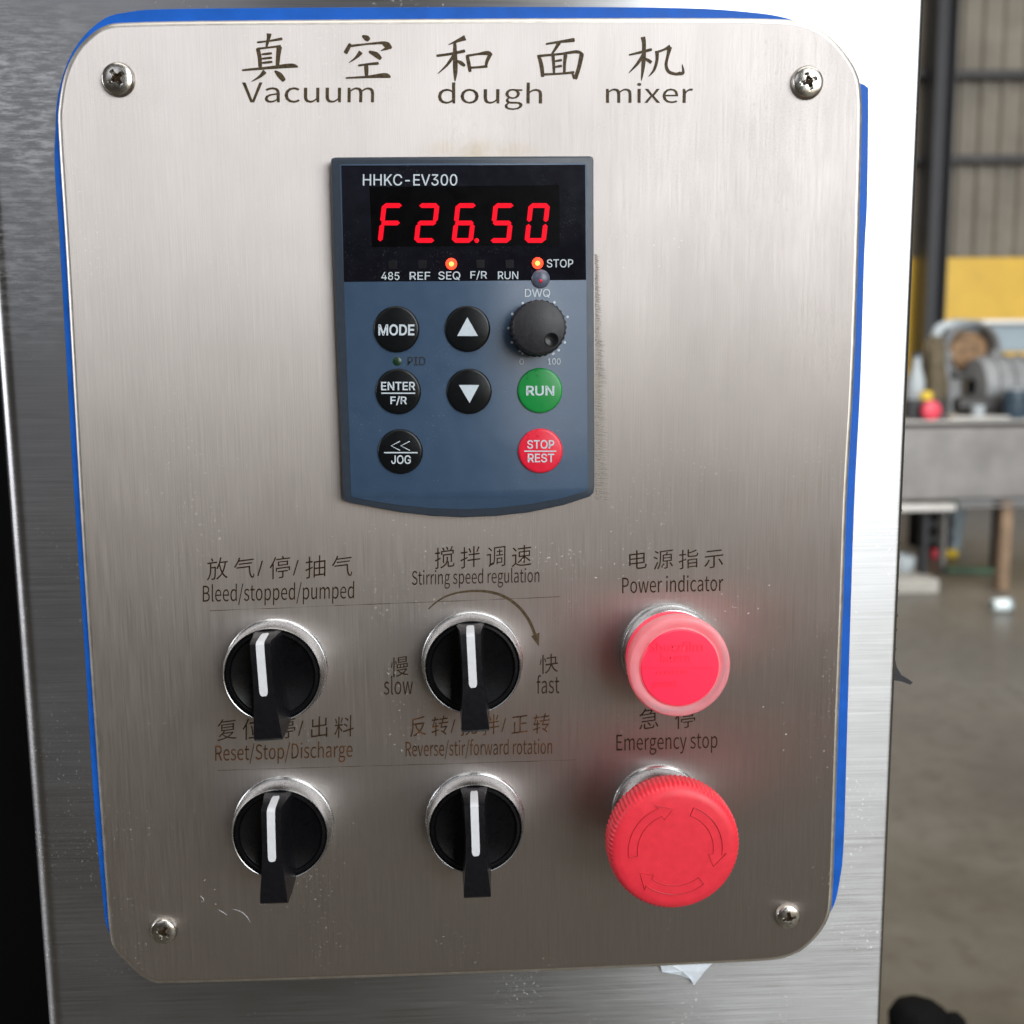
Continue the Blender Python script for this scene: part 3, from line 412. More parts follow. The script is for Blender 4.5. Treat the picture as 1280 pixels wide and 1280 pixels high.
# ---- the stainless bench in the background and what stands on it
BY = 5.4
def bx(mb, px0, py0, px1, py1, Y, depth, org=Vector((0, 0, 0))):
    a = at(px0, py1, Y) - org; b = at(px1, py0, Y) - org
    return mb.box((a.x, a.y, a.z), (b.x, a.y + depth, b.z))
def bthing(name, px, py, Y, label, cat):
    p = at(px, py, Y); return thing(name, p, label, cat), p
tb, org = bthing('steel_bench', 1130, 640, BY, 'long stainless steel bench tank out of focus beyond the cabinet', 'bench')
tb.location.z = 0; org = Vector((org.x, org.y, 0))
def bench_box(name, m, px0, py0, px1, py1, Y, d, bev=.01):
    o = bx(MB(), px0, py0, px1, py1, Y, d, org).build(name, m, tb); bevel(o, bev); return o
topz = at(1200, 524, BY).z
bench_box('tank', B['bench'], 1085, 530, 1420, 628, BY, .75, .02)
bench_box('rim', B['lip'], 1080, 523, 1425, 530, BY - .02, .80, .008)
bench_box('lower_beam', B['lip'], 1085, 630, 1196, 641, BY - .03, .06)
bench_box('lower_beam', B['bench'], 1197, 629, 1420, 635, BY - .03, .06)
for px0, px1, mm, dy in ((1254, 1268, 'rust', 0), (1156, 1163, 'dark', .1), (1330, 1342, 'rust', 0), (1180, 1186, 'bench', .6), (1246, 1252, 'dark', .6)):
    a = at(px0, 628, BY + dy) - org; b = at(px1, 628, BY + dy) - org
    bevel(MB().box((a.x, a.y, 0), (b.x, a.y + .06, a.z)).build('leg', B[mm], tb), .006)
bench_box('back_shelf', B['paleblue'], 1225, 402, 1420, 440, BY + .7, .04)
bench_box('splash_rail', B['lip'], 1222, 398, 1425, 406, BY + .66, .05)

def on_bench(name, px, Y, label, cat):
    p = at(px, 524, Y); p.z = topz; return thing(name, p, label, cat), Vector(p)
def h_of(py, Y, px=1200): return at(px, py, Y).z - topz
def w_of(px0, px1, Y): return (at(px1, 500, Y) - at(px0, 500, Y)).length
# red push button on a black box
t_, p = on_bench('button_box', 1159, BY + .08, 'small black box with a red mushroom button on the left end of the bench', 'control box')
wd = w_of(1137, 1183, BY); bevel(MB().box((-wd / 2, 0, 0), (wd / 2, .1, h_of(500, BY))).build('box', B['dark'], t_), .008)
MB().lathe([(.02, 0), (.02, .025), (.052, .03), (.058, .045), (.05, .065), (.02, .075)], 24, c=(0, 0, h_of(513, BY))).build('mushroom_button', B['redb'], t_)
MB().lathe([(.036, 0), (.036, .03), (.03, .045), (.01, .05)], 20, axis='z', c=(.01, .05, h_of(500, BY))).build('yellow_cap', B['yb'], t_)
# tilted bowl
t_, p = on_bench('mixing_drum', 1212, BY + .45, 'tilted grey steel drum with an orange brown inside standing on the bench', 'drum')
r = w_of(1180, 1250, BY + .45) / 2; hc = h_of(438, BY + .45)
MB().lathe([(r * .55, -.42), (r * .9, -.34), (r, -.2), (r, 0), (r * .93, .012), (r * .86, 0), (r * .84, -.1), (r * .6, -.26), (.01, -.30)], 40, c=(0, 0, hc)).build('shell', B['grey'], t_)
MB().lathe([(r * .80, -.2), (r * .78, -.10), (r * .6, -.06), (r * .3, -.05), (.01, -.05)], 32, c=(0, 0, hc), rf=lambda a, i: 1 + .04 * math.sin(3 * a + i)).build('contents', B['orange'], t_)
for sx in (-1, 1): bevel(MB().box((sx * r * .9 - .03, .0, 0), (sx * r * .9 + .03, .12, hc)).build('stand', B['grey'], t_), .01)
# grey gearbox body
t_, p = on_bench('grey_machine', 1262, BY + .25, 'rounded grey machine housing on the right part of the bench', 'machine')
wd = w_of(1228, 1340, BY + .25); hh = h_of(446, BY + .25)
MB().lathe([(.05, -wd * .35), (hh * .46, -wd * .33), (hh * .5, -wd * .28), (hh * .5, wd * .5), (hh * .42, wd * .6)], 28, axis='x', c=(0, .1, hh * .5)).build('housing', B['grey'], t_)
for k in range(5): MB().lathe([(hh * .5, 0), (hh * .54, .004), (hh * .54, .016), (hh * .5, .02)], 28, axis='x', c=(-wd * .2 + k * .09, .1, hh * .5)).build('cooling_fin', B['grey'], t_)
bevel(MB().box((-wd * .3, -.04, 0), (wd * .5, .26, .05)).build('foot', B['dark'], t_), .006)
# pale pipe, brown sack, white jug, navy can, steel cup, grey tray
Y = BY + .55
t_, p = on_bench('pale_pipe', 1165, Y, 'thick pale blue pipe arching behind the drum on the bench', 'pipe')
q = [at(x, y, Y) - p for x, y in ((1171, 470), (1170, 432), (1172, 414), (1184, 407), (1208, 407), (1228, 408))]
MB().tube(smooth_line(q, 5), .032, 14).build('bend', B['pale'], t_)
q0, q1 = at(1190, 407, Y) - p, at(1224, 408, Y) - p
MB().tube([q0, q1], .040, 14).build('sleeve', B['paleblue'], t_)
MB().lathe([(.07, 0), (.07, .03), (.04, .035), (.04, h_of(468, Y))], 20, axis='z', c=((at(1171, 470, Y) - p).x, 0, 0)).build('foot', B['pale'], t_)
t_, p = on_bench('brown_sack', 1166, BY + .35, 'crumpled dark brown sack between the white jug and the drum', 'sack')
hh = h_of(420, BY + .35)
MB().lathe([(.06, 0), (.075, .05), (.068, hh * .4), (.05, hh * .7), (.055, hh * .85), (.03, hh), (.005, hh)], 26, rf=lambda a, i: 1 + .16 * math.sin(4 * a + i * 1.7), axis='z').build('sack', B['brown'], t_)
t_, p = on_bench('white_jug', 1143, BY + .3, 'white plastic jug at the left end of the bench beside the cabinet edge', 'jug')
hh = h_of(446, BY + .3)
MB().lathe([(.045, 0), (.05, .02), (.05, hh * .6), (.025, hh * .85), (.022, hh)], 22, axis='z').build('body', B['pale'], t_)
MB().lathe([(.027, hh), (.027, hh + .02), (.01, hh + .024)], 18, axis='z').build('cap', B['navy'], t_)
t_, p = on_bench('navy_can', 1268, BY + .06, 'dark blue ribbed can at the right end of the bench top', 'can')
hh = h_of(489, BY)
MB().lathe([(.055, 0), (.06, .008), (.06, hh * .35), (.064, hh * .38), (.06, hh * .41), (.06, hh * .7), (.064, hh * .73), (.06, hh * .76), (.058, hh - .01), (.05, hh)], 24, axis='z').build('body', B['navy'], t_)
MB().lathe([(.03, hh), (.03, hh + .012), (.005, hh + .012)], 18, axis='z').build('lid', B['pale'], t_)
t_, p = on_bench('steel_cup', 1222, BY + .05, 'small pale steel cup standing on a tray in the middle of the bench', 'cup')
MB().lathe([(.03, .013), (.036, .06), (.036, .075), (.032, .075), (.026, .02)], 20, axis='z').build('cup', B['pale'], t_)
o = MB().box((-.17, -.04, .0), (.17, .16, .012)).build('tray', B['lip']); bevel(o, .004)
o.location = p + Vector((0, 0, 0)); tag(o, 'flat pale metal tray lying on the bench under the steel cup', 'tray')
t_, p = on_bench('motor', 1232, BY + .12, 'dark grey small motor lying behind the steel cup', 'motor')
MB().lathe([(.02, -.15), (.05, -.14), (.055, -.12), (.055, .1), (.045, .12), (.015, .125)], 22, axis='x', c=(0, .08, .07)).build('casing', B['rail'], t_)
bevel(MB().box((-.1, .03, 0), (.1, .13, .03)).build('foot', B['rail'], t_), .004)

# below and beside the bench
def floor_thing(name, px, py, label, cat):
    d = ray(px, py); t = -CAM.z / d.z; p = CAM + d * t; p.z = 0
    return thing(name, p, label, cat), p
t_, p = floor_thing('concrete_slab', 1140, 743, 'pale concrete slab on the floor at the cabinet edge under the bench', 'slab')
bevel(MB().box((-.25, 0, 0), (.16, .35, .085)).build('slab', B['conc'], t_), .01)
t_, p = floor_thing('green_pot', 1133, 735, 'pale green round pot on top of the concrete slab', 'pot')
t_.location = p + Vector((0, .08, .085))
MB().lathe([(.05, 0), (.075, .03), (.08, .08), (.07, .1), (.06, .1), (.05, .04)], 22, axis='z').build('pot', B['pale'], t_)
t_, p = floor_thing('dark_crate', 1213, 705, 'black crate standing under the bench', 'crate')
s = .005
bevel(MB().box((-.08, .5, .0), (.10, .8, .36)).build('crate', B['pit'], t_), .01)
for k in range(3): bevel(MB().box((-.09, .485, .05 + k * .11), (.11, .499, .12 + k * .11)).build('slat', B['dark'], t_), .003)
t_, p = floor_thing('pale_bucket', 1243, 705, 'pale blue bucket under the bench beside the orange leg', 'bucket')
MB().lathe([(.06, .0), (.085, .28), (.09, .30), (.08, .30), (.06, .05)], 22, axis='z', c=(0, .6, 0)).build('bucket', B['paleblue'], t_)
t_, p = floor_thing('green_bar', 1218, 716, 'dark green flat bar lying on the floor under the bench', 'bar')
o = MB().box((-.17, -.03, 0), (.16, .06, .035)).build('bar', B['green'], t_); bevel(o, .006); t_.rotation_euler = (0, 0, R(-14))
t_, p = floor_thing('fallen_fitting', 1185, 702, 'small red and yellow fitting on the floor under the bench', 'fitting')
MB().lathe([(.025, -.05), (.035, -.045), (.035, .03), (.02, .04)], 16, axis='x', c=(-.02, .1, .035)).build('red_end', B['redb'], t_)
MB().lathe([(.02, .04), (.032, .045), (.032, .12), (.02, .13)], 16, axis='x', c=(-.02, .1, .035)).build('yellow_end', B['yb'], t_)
t_, p = floor_thing('green_hose', 1202, 680, 'green hose standing looped behind the bench leg', 'hose')
MB().tube(smooth_line([(-.05, .3, .02), (0, .32, .2), (.04, .3, .34), (.08, .34, .36), (.1, .3, .2), (.12, .28, .02)], 6), .02, 10).build('hose', B['green'], t_)
t_, p = floor_thing('glossy_cup', 1251, 765, 'glossy pale cyan plastic cup lying on the floor in front of the bench', 'cup')
MB().lathe([(.02, -.05), (.034, -.046), (.038, .03), (.034, .036), (.03, .02)], 24, axis='x', c=(0, 0, .038)).build('cup', B['glass'], t_)
MB().lathe([(.036, .034), (.040, .036), (.040, .046), (.02, .050)], 20, axis='x', c=(0, 0, .038)).build('lid', B['paleblue'], t_)
# black handwheel post near the cabinet, bottom right corner
q = at(1150, 1262, .42)
t_ = thing('black_knob_post', (q.x, q.y, 0), 'black rounded cap of a post at the lower right beside the cabinet', 'post')
hz = at(1150, 1256, .42).z
MB().lathe([(.012, 0), (.012, hz - .03)], 20, axis='z').build('post', B['dark'], t_)
MB().lathe([(.015, hz - .032), (.022, hz - .028), (.023, hz - .010), (.019, hz - .004), (.012, hz), (.004, hz)], 32, axis='z', rf=lambda a, i: 1 + .03 * math.cos(9 * a)).build('cap', B['pit'], t_)
MB().lathe([(.008, 0), (.010, .003), (.010, .014), (.006, .018)], 20, axis='x', c=(.018, 0, hz - .019)).build('side_knob', B['pit'], t_)
# near-black box added to keep the gap left of the cabinet dark
t_ = thing('dark_filler', (-.72, .75, 0), 'near-black box added to fill the dark gap left of the cabinet', 'dark filler')
bevel(MB().box((-.75, -.3, .08), (.52, .35, 2.3)).build('casing', B['pit'], t_), .02)
bevel(MB().box((-.70, -.27, 0), (.47, .32, .08)).build('plinth', B['dark'], t_), .01)
bevel(MB().box((-.68, -.312, .3), (.40, -.3, 2.1)).build('door', B['pit'], t_), .006)

# ================================================================== THE CABINET
xl = P(29, 1000, -.004).x; xr = P(1119.5, 880, -.004).x
cab = thing('steel_cabinet', ((xl + xr) / 2, .004, 0), 'tall brushed stainless steel machine cabinet carrying the control panel', 'cabinet')
cx = (xl + xr) / 2; wl = xl - cx; wr = xr - cx
def arc(cx_, cy_, r_, a0, a1, n): return [(cx_ + r_ * math.cos(R(a0 + (a1 - a0) * i / n)), cy_ + r_ * math.sin(R(a0 + (a1 - a0) * i / n))) for i in range(n + 1)]
pr = arc(wl + .0080, .0080, .0080, 180, 270, 14) + arc(wr - .0022, .0022, .0022, 270, 360, 8) + [(wr, .26), (wl, .26)]
mb = MB(); n = len(pr)
zs = (.12, 1.62)
mb.add([(a, b_, z) for z in zs for a, b_ in pr], [(i, (i + 1) % n, (i + 1) % n + n, i + n) for i in range(n)] + [tuple(range(n))[::-1], tuple(range(n, 2 * n))])
mb.build('body', M['cabinet'], cab)
for sx in (wl + .03, wr - .03):
    for y in (.03, .23):
        MB().lathe([(.02, 0), (.02, .012), (.008, .016), (.008, .125)], 20, axis='z', c=(sx, y, 0)).build('foot', M['chrome'], cab)
# torn burr hanging on the right edge
q = [P(x, y, -.008) - Vector((cx, .004, 0)) for x, y in ((1118, 820), (1121, 834), (1127, 844), (1135, 848.5), (1141, 853), (1138, 856), (1127, 852), (1114, 850))]
mb = MB(); k = len(q); mb.add([v + Vector((0, d, 0)) for d in (0, .0007) for v in q], [tuple(range(k)), tuple(range(k, 2 * k))[::-1]] + [(i, (i + 1) % k, (i + 1) % k + k, i + k) for i in range(k)])
mb.build('burr', B['dark'], cab, smooth=0)
for i in range(16):
    y = 525 + i * 19 + random.uniform(-6, 6); x = 1131 - (y - 530) * .0395; q = P(x, y, -.0065) - Vector((cx, .004, 0)); s = random.uniform(.00015, .0004)
    mb = MB(); mb.add([q + Vector((s * a, s * b_, s * c * 1.6)) for a, b_, c in ((1, 0, 0), (-1, 0, .3), (0, 1, 0), (0, -1, .2), (.2, 0, 1), (0, .1, -1))], [(0, 2, 4), (2, 1, 4), (1, 3, 4), (3, 0, 4), (2, 0, 5), (1, 2, 5), (3, 1, 5), (0, 3, 5)])
    mb.build('weld_speck', B['rail'], cab, smooth=0)

# ================================================================== THE CONTROL PANEL
ctr = Vector((0, 0, Z0))
pan = thing('control_panel', ctr, 'brushed stainless operator plate with rounded corners, etched lettering and blue film behind it', 'control panel')
PLATE = [(73, 168), (73.5, 132), (80, 95), (92, 68), (108, 48), (131, 32), (165, 27.5), (300, 25), (640, 22.5), (850, 22), (955, 23), (1000, 27), (1032, 42), (1056, 66), (1072, 93), (1077, 122), (1077, 170), (1073, 320), (1067, 480), (1059, 620), (1054, 760), (1048.5, 900), (1044, 1040), (1041, 1115), (1037, 1143), (1025, 1165), (1005, 1185), (985, 1195), (960, 1200), (900, 1203.5), (740, 1211), (560, 1218), (320, 1226), (215, 1228.5), (192, 1227), (172, 1216), (155, 1199), (142, 1184), (137, 1166), (133, 1120), (124.5, 1000), (112, 820), (101, 650), (92, 490), (82, 310)]
lp = loop_px(PLATE, -.0018, ctr, 4)
po = slab('plate', lp, [(.0006, -.0032), (.0001, -.0028), (0, -.0022), (.0002, -.0014), (.0006, -.0007), (.0012, -.00022), (.0019, -.00002), (.0023, 0), (.0027, 0)], M['plate'], pan, smooth=60)
po.data.materials.append(M['edge'])
for q_ in po.data.polygons:
    if q_.index < len(lp) * 6: q_.material_index = 1
    elif q_.index >= len(lp) * 8: q_.use_smooth = False
FILM = [(68.5, 215), (69, 165), (73, 115), (91, 64), (123, 28), (160, 15), (250, 10.5), (640, 8.5), (850, 10), (935, 15), (985, 23), (1020, 40), (1050, 72), (1070, 100), (1083, 108), (1085.5, 125), (1084, 250), (1080.5, 320), (1075.5, 480), (1067.5, 640), (1059.5, 900), (1055, 1050), (1050, 1100), (1040, 1137), (1015, 1160), (960, 1185), (560, 1200), (230, 1212), (160, 1190), (135, 1163), (128, 1120), (117, 1000), (106, 820), (94.5, 650), (85, 490), (75, 310)]
lf = loop_px(FILM, -.003, ctr, 4)
slab('blue_film', lf, [(0, -.0044), (0, -.0031), (.0002, -.0028)], M['film'], pan)

def screw(px, py, rad, rot):
    p = P(px, py, .0015) - ctr; h0 = .0024
    # domed cross-head: polar grid pushed in where the cross lies
    mb = MB(); seg = 96; prof = [(1.0, 0), (1.02, .12), (1.0, .3), (.96, .45)] + [(.92 - .92 * i / 22, None) for i in range(22)]
    vs = []; fs = []
    for r_, h in prof:
        for k in range(seg):
            a = 2 * PI * k / seg; hh = (h * h0) if h is not None else h0 * (.5 + .5 * math.sqrt(max(0, 1 - (r_ / .97) ** 2)))
            x, z = r_ * math.cos(a), r_ * math.sin(a); ca, sa = math.cos(rot), math.sin(rot)
            u, v = x * ca + z * sa, -x * sa + z * ca
            arm = min(max(abs(u) / .50, abs(v) / .115), max(abs(v) / .50, abs(u) / .115), (abs(u) + abs(v)) / .30)
            hh -= .0016 * max(0, min(1, (1.08 - arm) / .2)) * (1 - .55 * r_)
            vs.append((x * rad, -hh, z * rad))
    n = len(prof)
    for i in range(n - 1):
        for k in range(seg):
            a, b_ = i * seg + k, i * seg + (k + 1) % seg; fs.append((a, b_, b_ + seg, a + seg))
    fs.append(tuple((n - 1) * seg + k for k in range(seg)))
    mb.add(vs, fs); o = mb.build('screw', M['screw'], pan, (p.x, 0, p.z), smooth=40)
    # dark cross painted in for the shade inside the slot
    g = MB(); ca, sa = math.cos(rot), math.sin(rot); L_ = rad * .34; W_ = rad * .085
    pts = [(L_, W_), (W_, W_), (W_, L_), (-W_, L_), (-W_, W_), (-L_, W_), (-L_, -W_), (-W_, -W_), (-W_, -L_), (W_, -L_), (W_, -W_), (L_, -W_)]
    g.add([(u * ca - v * sa, -h0 + .00135, u * sa + v * ca) for u, v in pts], [tuple(range(12))])
    g.build('recess', M['ink'], o, smooth=0)
    return o
screw(146.5, 98, .0047, R(35)); screw(1010.5, 102, .0047, R(20)); screw(204, 1165, .0043, R(-30)); screw(986, 1147, .0042, R(10))

H1 = .00007
def T(me, a, b_, c, m='ink', h=H1, parent=pan): return place_text(me, a, b_, c, h, M[m], parent)
# title, brush-written characters: strokes as (x, y, width) on a 4x enlargement
STR1 = [  # offset 280, 30
 [(165,92,6),(230,84,6),(292,73,9)], [(226,47,16),(223,70,11),(212,114,7)], [(168,120,12),(178,165,12),(181,216,11)], [(165,124,7),(235,116,6),(285,110,8)],
 [(277,112,17),(271,160,13),(267,212,11)], [(188,152,6),(240,146,8)], [(186,174,6),(240,168,8)], [(186,195,6),(242,189,8)], [(90,231,6),(230,218,9),(335,208,13),(370,214,4)],
 [(205,236,15),(180,262,9),(137,288,2)], [(254,234,5),(278,255,16),(302,284,12)],
 [(691,59,6),(712,70,17),(726,82,11)], [(631,97,8),(622,118,12),(606,147,13)], [(632,110,8),(715,100,6),(798,93,9)], [(790,92,8),(815,105,19),(838,121,7)], [(826,116,14),(783,134,2)],
 [(685,139,15),(660,168,8),(624,194,2)], [(724,137,7),(760,153,16),(785,176,10)], [(670,208,6),(720,201,7),(774,196,9)], [(711,204,14),(713,262,11)], [(608,270,5),(720,264,8),(805,257,15),(833,267,5)],
 [(1207,68,17),(1175,81,11),(1121,104,2)], [(1062,159,8),(1130,150,8),(1206,134,10)], [(1154,94,9),(1156,180,14),(1157,240,13),(1155,286,3)], [(1150,155,10),(1115,205,8),(1068,249,2)], [(1164,183,5),(1185,195,12),(1205,210,8)]]
STR2 = [  # offset 560, 30
 [(95,155,9),(104,198,11),(111,240,9)], [(95,159,8),(150,150,7),(200,145,13),(220,157,6)], [(212,150,12),(195,187,10),(190,213,7)], [(110,218,7),(150,216,7),(198,211,9)],
 [(489,100,6),(560,89,8),(634,79,13)], [(556,92,13),(540,120,9),(519,150,6)], [(452,154,9),(467,205,12),(474,265,11)], [(452,160,8),(560,150,7),(645,139,10),(677,156,7)], [(669,150,14),(656,212,12),(636,276,12)], [(634,274,12),(618,238,2)],
 [(525,157,10),(529,205,9),(530,252,7)], [(588,152,12),(583,200,9),(582,246,8)], [(533,186,6),(570,180,8)], [(533,215,6),(570,209,8)], [(474,252,7),(560,248,6),(632,241,8)],
 [(904,155,5),(960,142,8),(1020,127,9)], [(974,64,15),(980,100,12),(977,200,12),(967,283,3)], [(976,150,8),(950,195,9),(903,246,2)], [(984,171,5),(1000,181,10),(1018,193,10)], [(1045,134,12),(1045,180,9),(1030,230,8),(1003,263,2)],
 [(1048,140,8),(1080,128,7),(1112,112,13)], [(1110,113,14),(1099,160,9),(1091,205,9),(1104,238,10),(1140,250,9),(1164,245,11)], [(1158,248,10),(1176,242,9),(1171,201,2)]]
def brush(strokes, ox, oy, k, h, m, parent):
    mb = MB()
    for j, s in enumerate(strokes):
        pts = smooth_line([Vector((a, b_, w_)) for a, b_, w_ in s], 7) if len(s) > 2 else [Vector(s[0]).lerp(Vector(s[1]), t / 4) for t in range(5)]
        vs = []; n = len(pts)
        for i, p in enumerate(pts):
            d = (pts[min(i + 1, n - 1)] - pts[max(i - 1, 0)]); d.z = 0; d.normalize(); hw = p.z * .84
            if i in (0, n - 1): hw *= .75
            # each stroke a hair above the one before
            for sg in (-1, 1): vs.append(P(ox + (p.x - d.y * hw * sg) / k, oy + (p.y + d.x * hw * sg) / k, h + j * .000004) - ctr)
        mb.add(vs, [(2 * i, 2 * i + 1, 2 * i + 3, 2 * i + 2) for i in range(n - 1)])
    return mb.build('lettering', M[m], parent, smooth=0)
groups = [(STR1[:11], 280), (STR1[11:21], 280), (STR1[21:], 280, STR2[:4]), (STR2[4:15], 560), (STR2[15:], 560)]
for g in groups:
    if len(g) == 3: g = (g[0] + [[(a - 0 + 1120, b_, w_) for a, b_, w_ in s] for s in g[2]], 280)
    brush(g[0], g[1], 30, 4, H1, 'ink_title', pan)
T(humanist('Vacuum'), (302.5, 128.5), (467.5, 128.5), (302.5, 103), 'ink_title')
T(humanist('dough'), (547.5, 137.5), (677.5, 137.5), (547.5, 103), 'ink_title')
T(humanist('mixer'), (757.5, 129), (866, 129), (757.5, 103.5), 'ink_title')
def cj(s):                                    # each character in its own cell, its strokes rising a little to the right as brush writing does
    X = 0; vs = []; fs = []
    for ch in s:
        me = builtin(ch, -.004); n = len(vs)
        if ch == '/':
            k = .85; vs += [(X - .02 + v.co.x * k, v.co.y * .92 + .04) for v in me.vertices]; X += .34
        else:
            xs = [v.co.x for v in me.vertices]; c0 = (min(xs) + max(xs)) / 2
            vs += [(X + .5 + (v.co.x - c0) * .84, v.co.y + (v.co.x - c0) * .10 + random.uniform(-.004, .004)) for v in me.vertices]; X += 1
        fs += [tuple(i + n for i in p.vertices) for p in me.polygons]
        bpy.data.meshes.remove(me)
    me = bpy.data.meshes.new('lettering'); me.from_pydata([(a, b_, 0) for a, b_ in vs], [], fs); me.update(); return me
T(cj('放气/停/抽气'), (258.6, 726), (440, 722.5), (258.6, 696.5))
T(humanist('Bleed/stopped/pumped'), (253.5, 758.5), (442.4, 754), (253.5, 730.5))
T(cj('搅拌调速'), (543.5, 711.5), (664, 709), (543.5, 683))
T(humanist('Stirring speed regulation'), (514.8, 737), (674, 733.5), (514.8, 712.5))
T(cj('电源指示'), (786.4, 713), (904, 710.5), (786.4, 688))
T(humanist('Power indicator'), (777.7, 742), (904, 738.8), (777.7, 720.5))
T(cj('慢'), (488.6, 847), (510.5, 846), (488.6, 821), 'ink')
T(humanist('slow'), (479.8, 868.6), (516, 868), (479.8, 845))
T(cj('快'), (674.5, 842.8), (697.5, 842), (674.5, 817.5))
T(humanist('fast'), (670.8, 867.5), (699.2, 866.7), (670.8, 843.8))
T(cj('复位/停/出料'), (271.7, 926.5), (442, 922.5), (271.7, 897.5))
T(humanist('Reset/Stop/Discharge'), (269, 957.5), (440.5, 952.5), (269, 930.5), 'ink_amber')
T(cj('反转/搅拌/正转'), (512.8, 921.5), (686.7, 917.5), (512.8, 895), 'ink_amber')
T(humanist('Reverse/stir/forward rotation'), (507, 950), (690, 946.5), (507, 925.5), 'ink_amber')
T(cj('急'), (798.9, 912), (823, 911), (798.9, 886))
T(cj('停'), (843.7, 911.5), (868.9, 910.5), (843.7, 886))
T(humanist('Emergency stop'), (770.5, 945), (896.7, 941.5), (770.5, 918.5))

def ribbon(px, wd, h, org):
    # flat strip along pixel points; wd = width in mm, one value or one per point
    q = [P(x, y, h) - org for x, y in px]; n = len(q); vs = []
    for i, p in enumerate(q):
        d = (q[min(i + 1, n - 1)] - q[max(i - 1, 0)]).normalized(); w_ = (wd[i] if isinstance(wd, list) else wd) * .0005
        nn = Vector((-d.z, 0, d.x)) * w_; vs += [p - nn, p + nn]
    return MB().add(vs, [(2 * i, 2 * i + 1, 2 * i + 3, 2 * i + 2) for i in range(n - 1)])
arcpx = [(470 + x / 4.572, 670 + y / 4.572) for x, y in ((300, 418), (340, 382), (400, 345), (480, 322), (570, 314), (660, 322), (740, 350), (810, 400), (860, 460), (892, 520), (912, 578))]
arcpx = [tuple(v)[:2] for v in smooth_line([(x, y, 0) for x, y in arcpx], 4)]
nA = len(arcpx)
ribbon(arcpx, [.35 + .6 * min(1, i / (nA * .6)) for i in range(nA)], H1, ctr).build('speed_arrow', M['ink_title'], pan, smooth=0)
hd = [P(470 + x / 4.572, 670 + y / 4.572, H1 + .00001) - ctr for x, y in ((886, 572), (934, 552), (931, 632))]
MB().add(hd, [(0, 1, 2)]).build('arrow_head', M['ink_title'], pan, smooth=0)
for a, b_ in (((262, 763.5), (700, 746)), ((272, 963), (720, 950))):
    n = 24; ribbon([(a[0] + (b_[0] - a[0]) * i / n, a[1] + (b_[1] - a[1]) * i / n + random.uniform(-.25, .25)) for i in range(n + 1)], [.02 + random.random() * .2 for i in range(n + 1)], H1 * .6, ctr).build('scored_line', M['ink_title'], pan, smooth=0)
# light scratches
for pts in (((250, 1120), (254, 1123), (254.5, 1127)), ((273, 1137), (278, 1140), (284, 1144)), ((290, 1136), (300, 1139), (308, 1145), (313, 1153))):
    pts = [tuple(v)[:2] for v in smooth_line([(x, y, 0) for x, y in pts], 5)]; n = len(pts)
    ribbon(pts, [.04 + .16 * math.sin(PI * i / (n - 1)) for i in range(n)], H1, ctr).build('scratch', M['marker'], pan, smooth=0)
ab = MB()
for i in range(420):
    y = 318 + i * .73 + random.uniform(-.3, .3); x0 = 743 + random.uniform(0, 1.5); ln = (5 + 13 * ((y - 318) / 305)) * random.uniform(.6, 1.15)
    if 425 < y < 480: ln *= 1.25
    rb = ribbon([(x0, y), (x0 + ln * .5, y + random.uniform(.1, .9)), (x0 + ln, y + random.uniform(.6, 2.0))], [.10, .15, .02], H1 + (i % 5) * .000008, ctr)
    ab.add(rb.v, rb.f)
fk = MB()                                    # bright flecks where the surface was nicked
for cxp, cyp, sx_, sy_, cnt in ((690, 700, 45, 22, 34), (800, 700, 60, 30, 26), (640, 650, 60, 20, 14), (930, 760, 50, 60, 18), (960, 880, 40, 70, 8), (470, 650, 90, 25, 10), (560, 690, 120, 30, 10), (820, 300, 60, 60, 8), (260, 1120, 30, 20, 4)):
    for i in range(cnt):
        x = random.gauss(cxp, sx_ * .5); y = random.gauss(cyp, sy_ * .5); a = random.uniform(-.9, .3); l_ = random.uniform(.5, 2.6) * random.choice((1, 1, 1.6))
        rb = ribbon([(x, y), (x + l_ * math.cos(a) * .5, y + l_ * math.sin(a) * .5 + random.uniform(-.4, .4)), (x + l_ * math.cos(a), y + l_ * math.sin(a))], [.05, random.uniform(.16, .36), .05], H1 * .8, ctr)
        fk.add(rb.v, rb.f)
tag(fk.build('flecks', M['fleck'], pan, smooth=0), kind='stuff')
tag(ab.build('abrasion_marks', M['scuff'], pan, smooth=0), kind='stuff')

# ================================================================== THE KEYPAD
kp = P(580, 420, 0); kp = Vector((kp.x, 0, kp.z)); HK = .0042
key = thing('drive_keypad', kp, 'blue grey speed controller keypad with red digital display in the upper middle of the panel', 'keypad')
OUT = [(413.5, 201), (414.3, 197.8), (418, 196.3), (577, 195.3), (737, 194.8), (740.8, 196), (742, 199.5), (742.3, 300), (742.6, 420), (743.2, 540), (743.2, 608), (742, 616.5), (737, 621), (705, 631.5), (660, 641), (620, 645.3), (578, 647), (540, 645.2), (500, 640.5), (465, 634), (437, 628.8), (430.5, 626), (428.6, 620), (426, 540), (421.5, 440), (417, 320)]
INN = [(424.5, 207), (426, 205.5), (577, 204.5), (731, 204), (733, 206), (733.2, 300), (733.7, 420), (734.5, 540), (734.8, 608), (733, 613.5), (704, 622.5), (660, 630.5), (620, 635), (582, 636.6), (540, 635.3), (500, 631.5), (465, 626), (441, 621.5), (438.8, 618), (436.5, 540), (433, 440), (428.5, 320)]
def poly_round(pts, h, org):                 # keeps the straight sides straight
    q = [P(x, y, h) - org for x, y in pts]; return [Vector((p.x, p.z)) for p in q]
lo_ = poly_round(OUT, HK, kp)
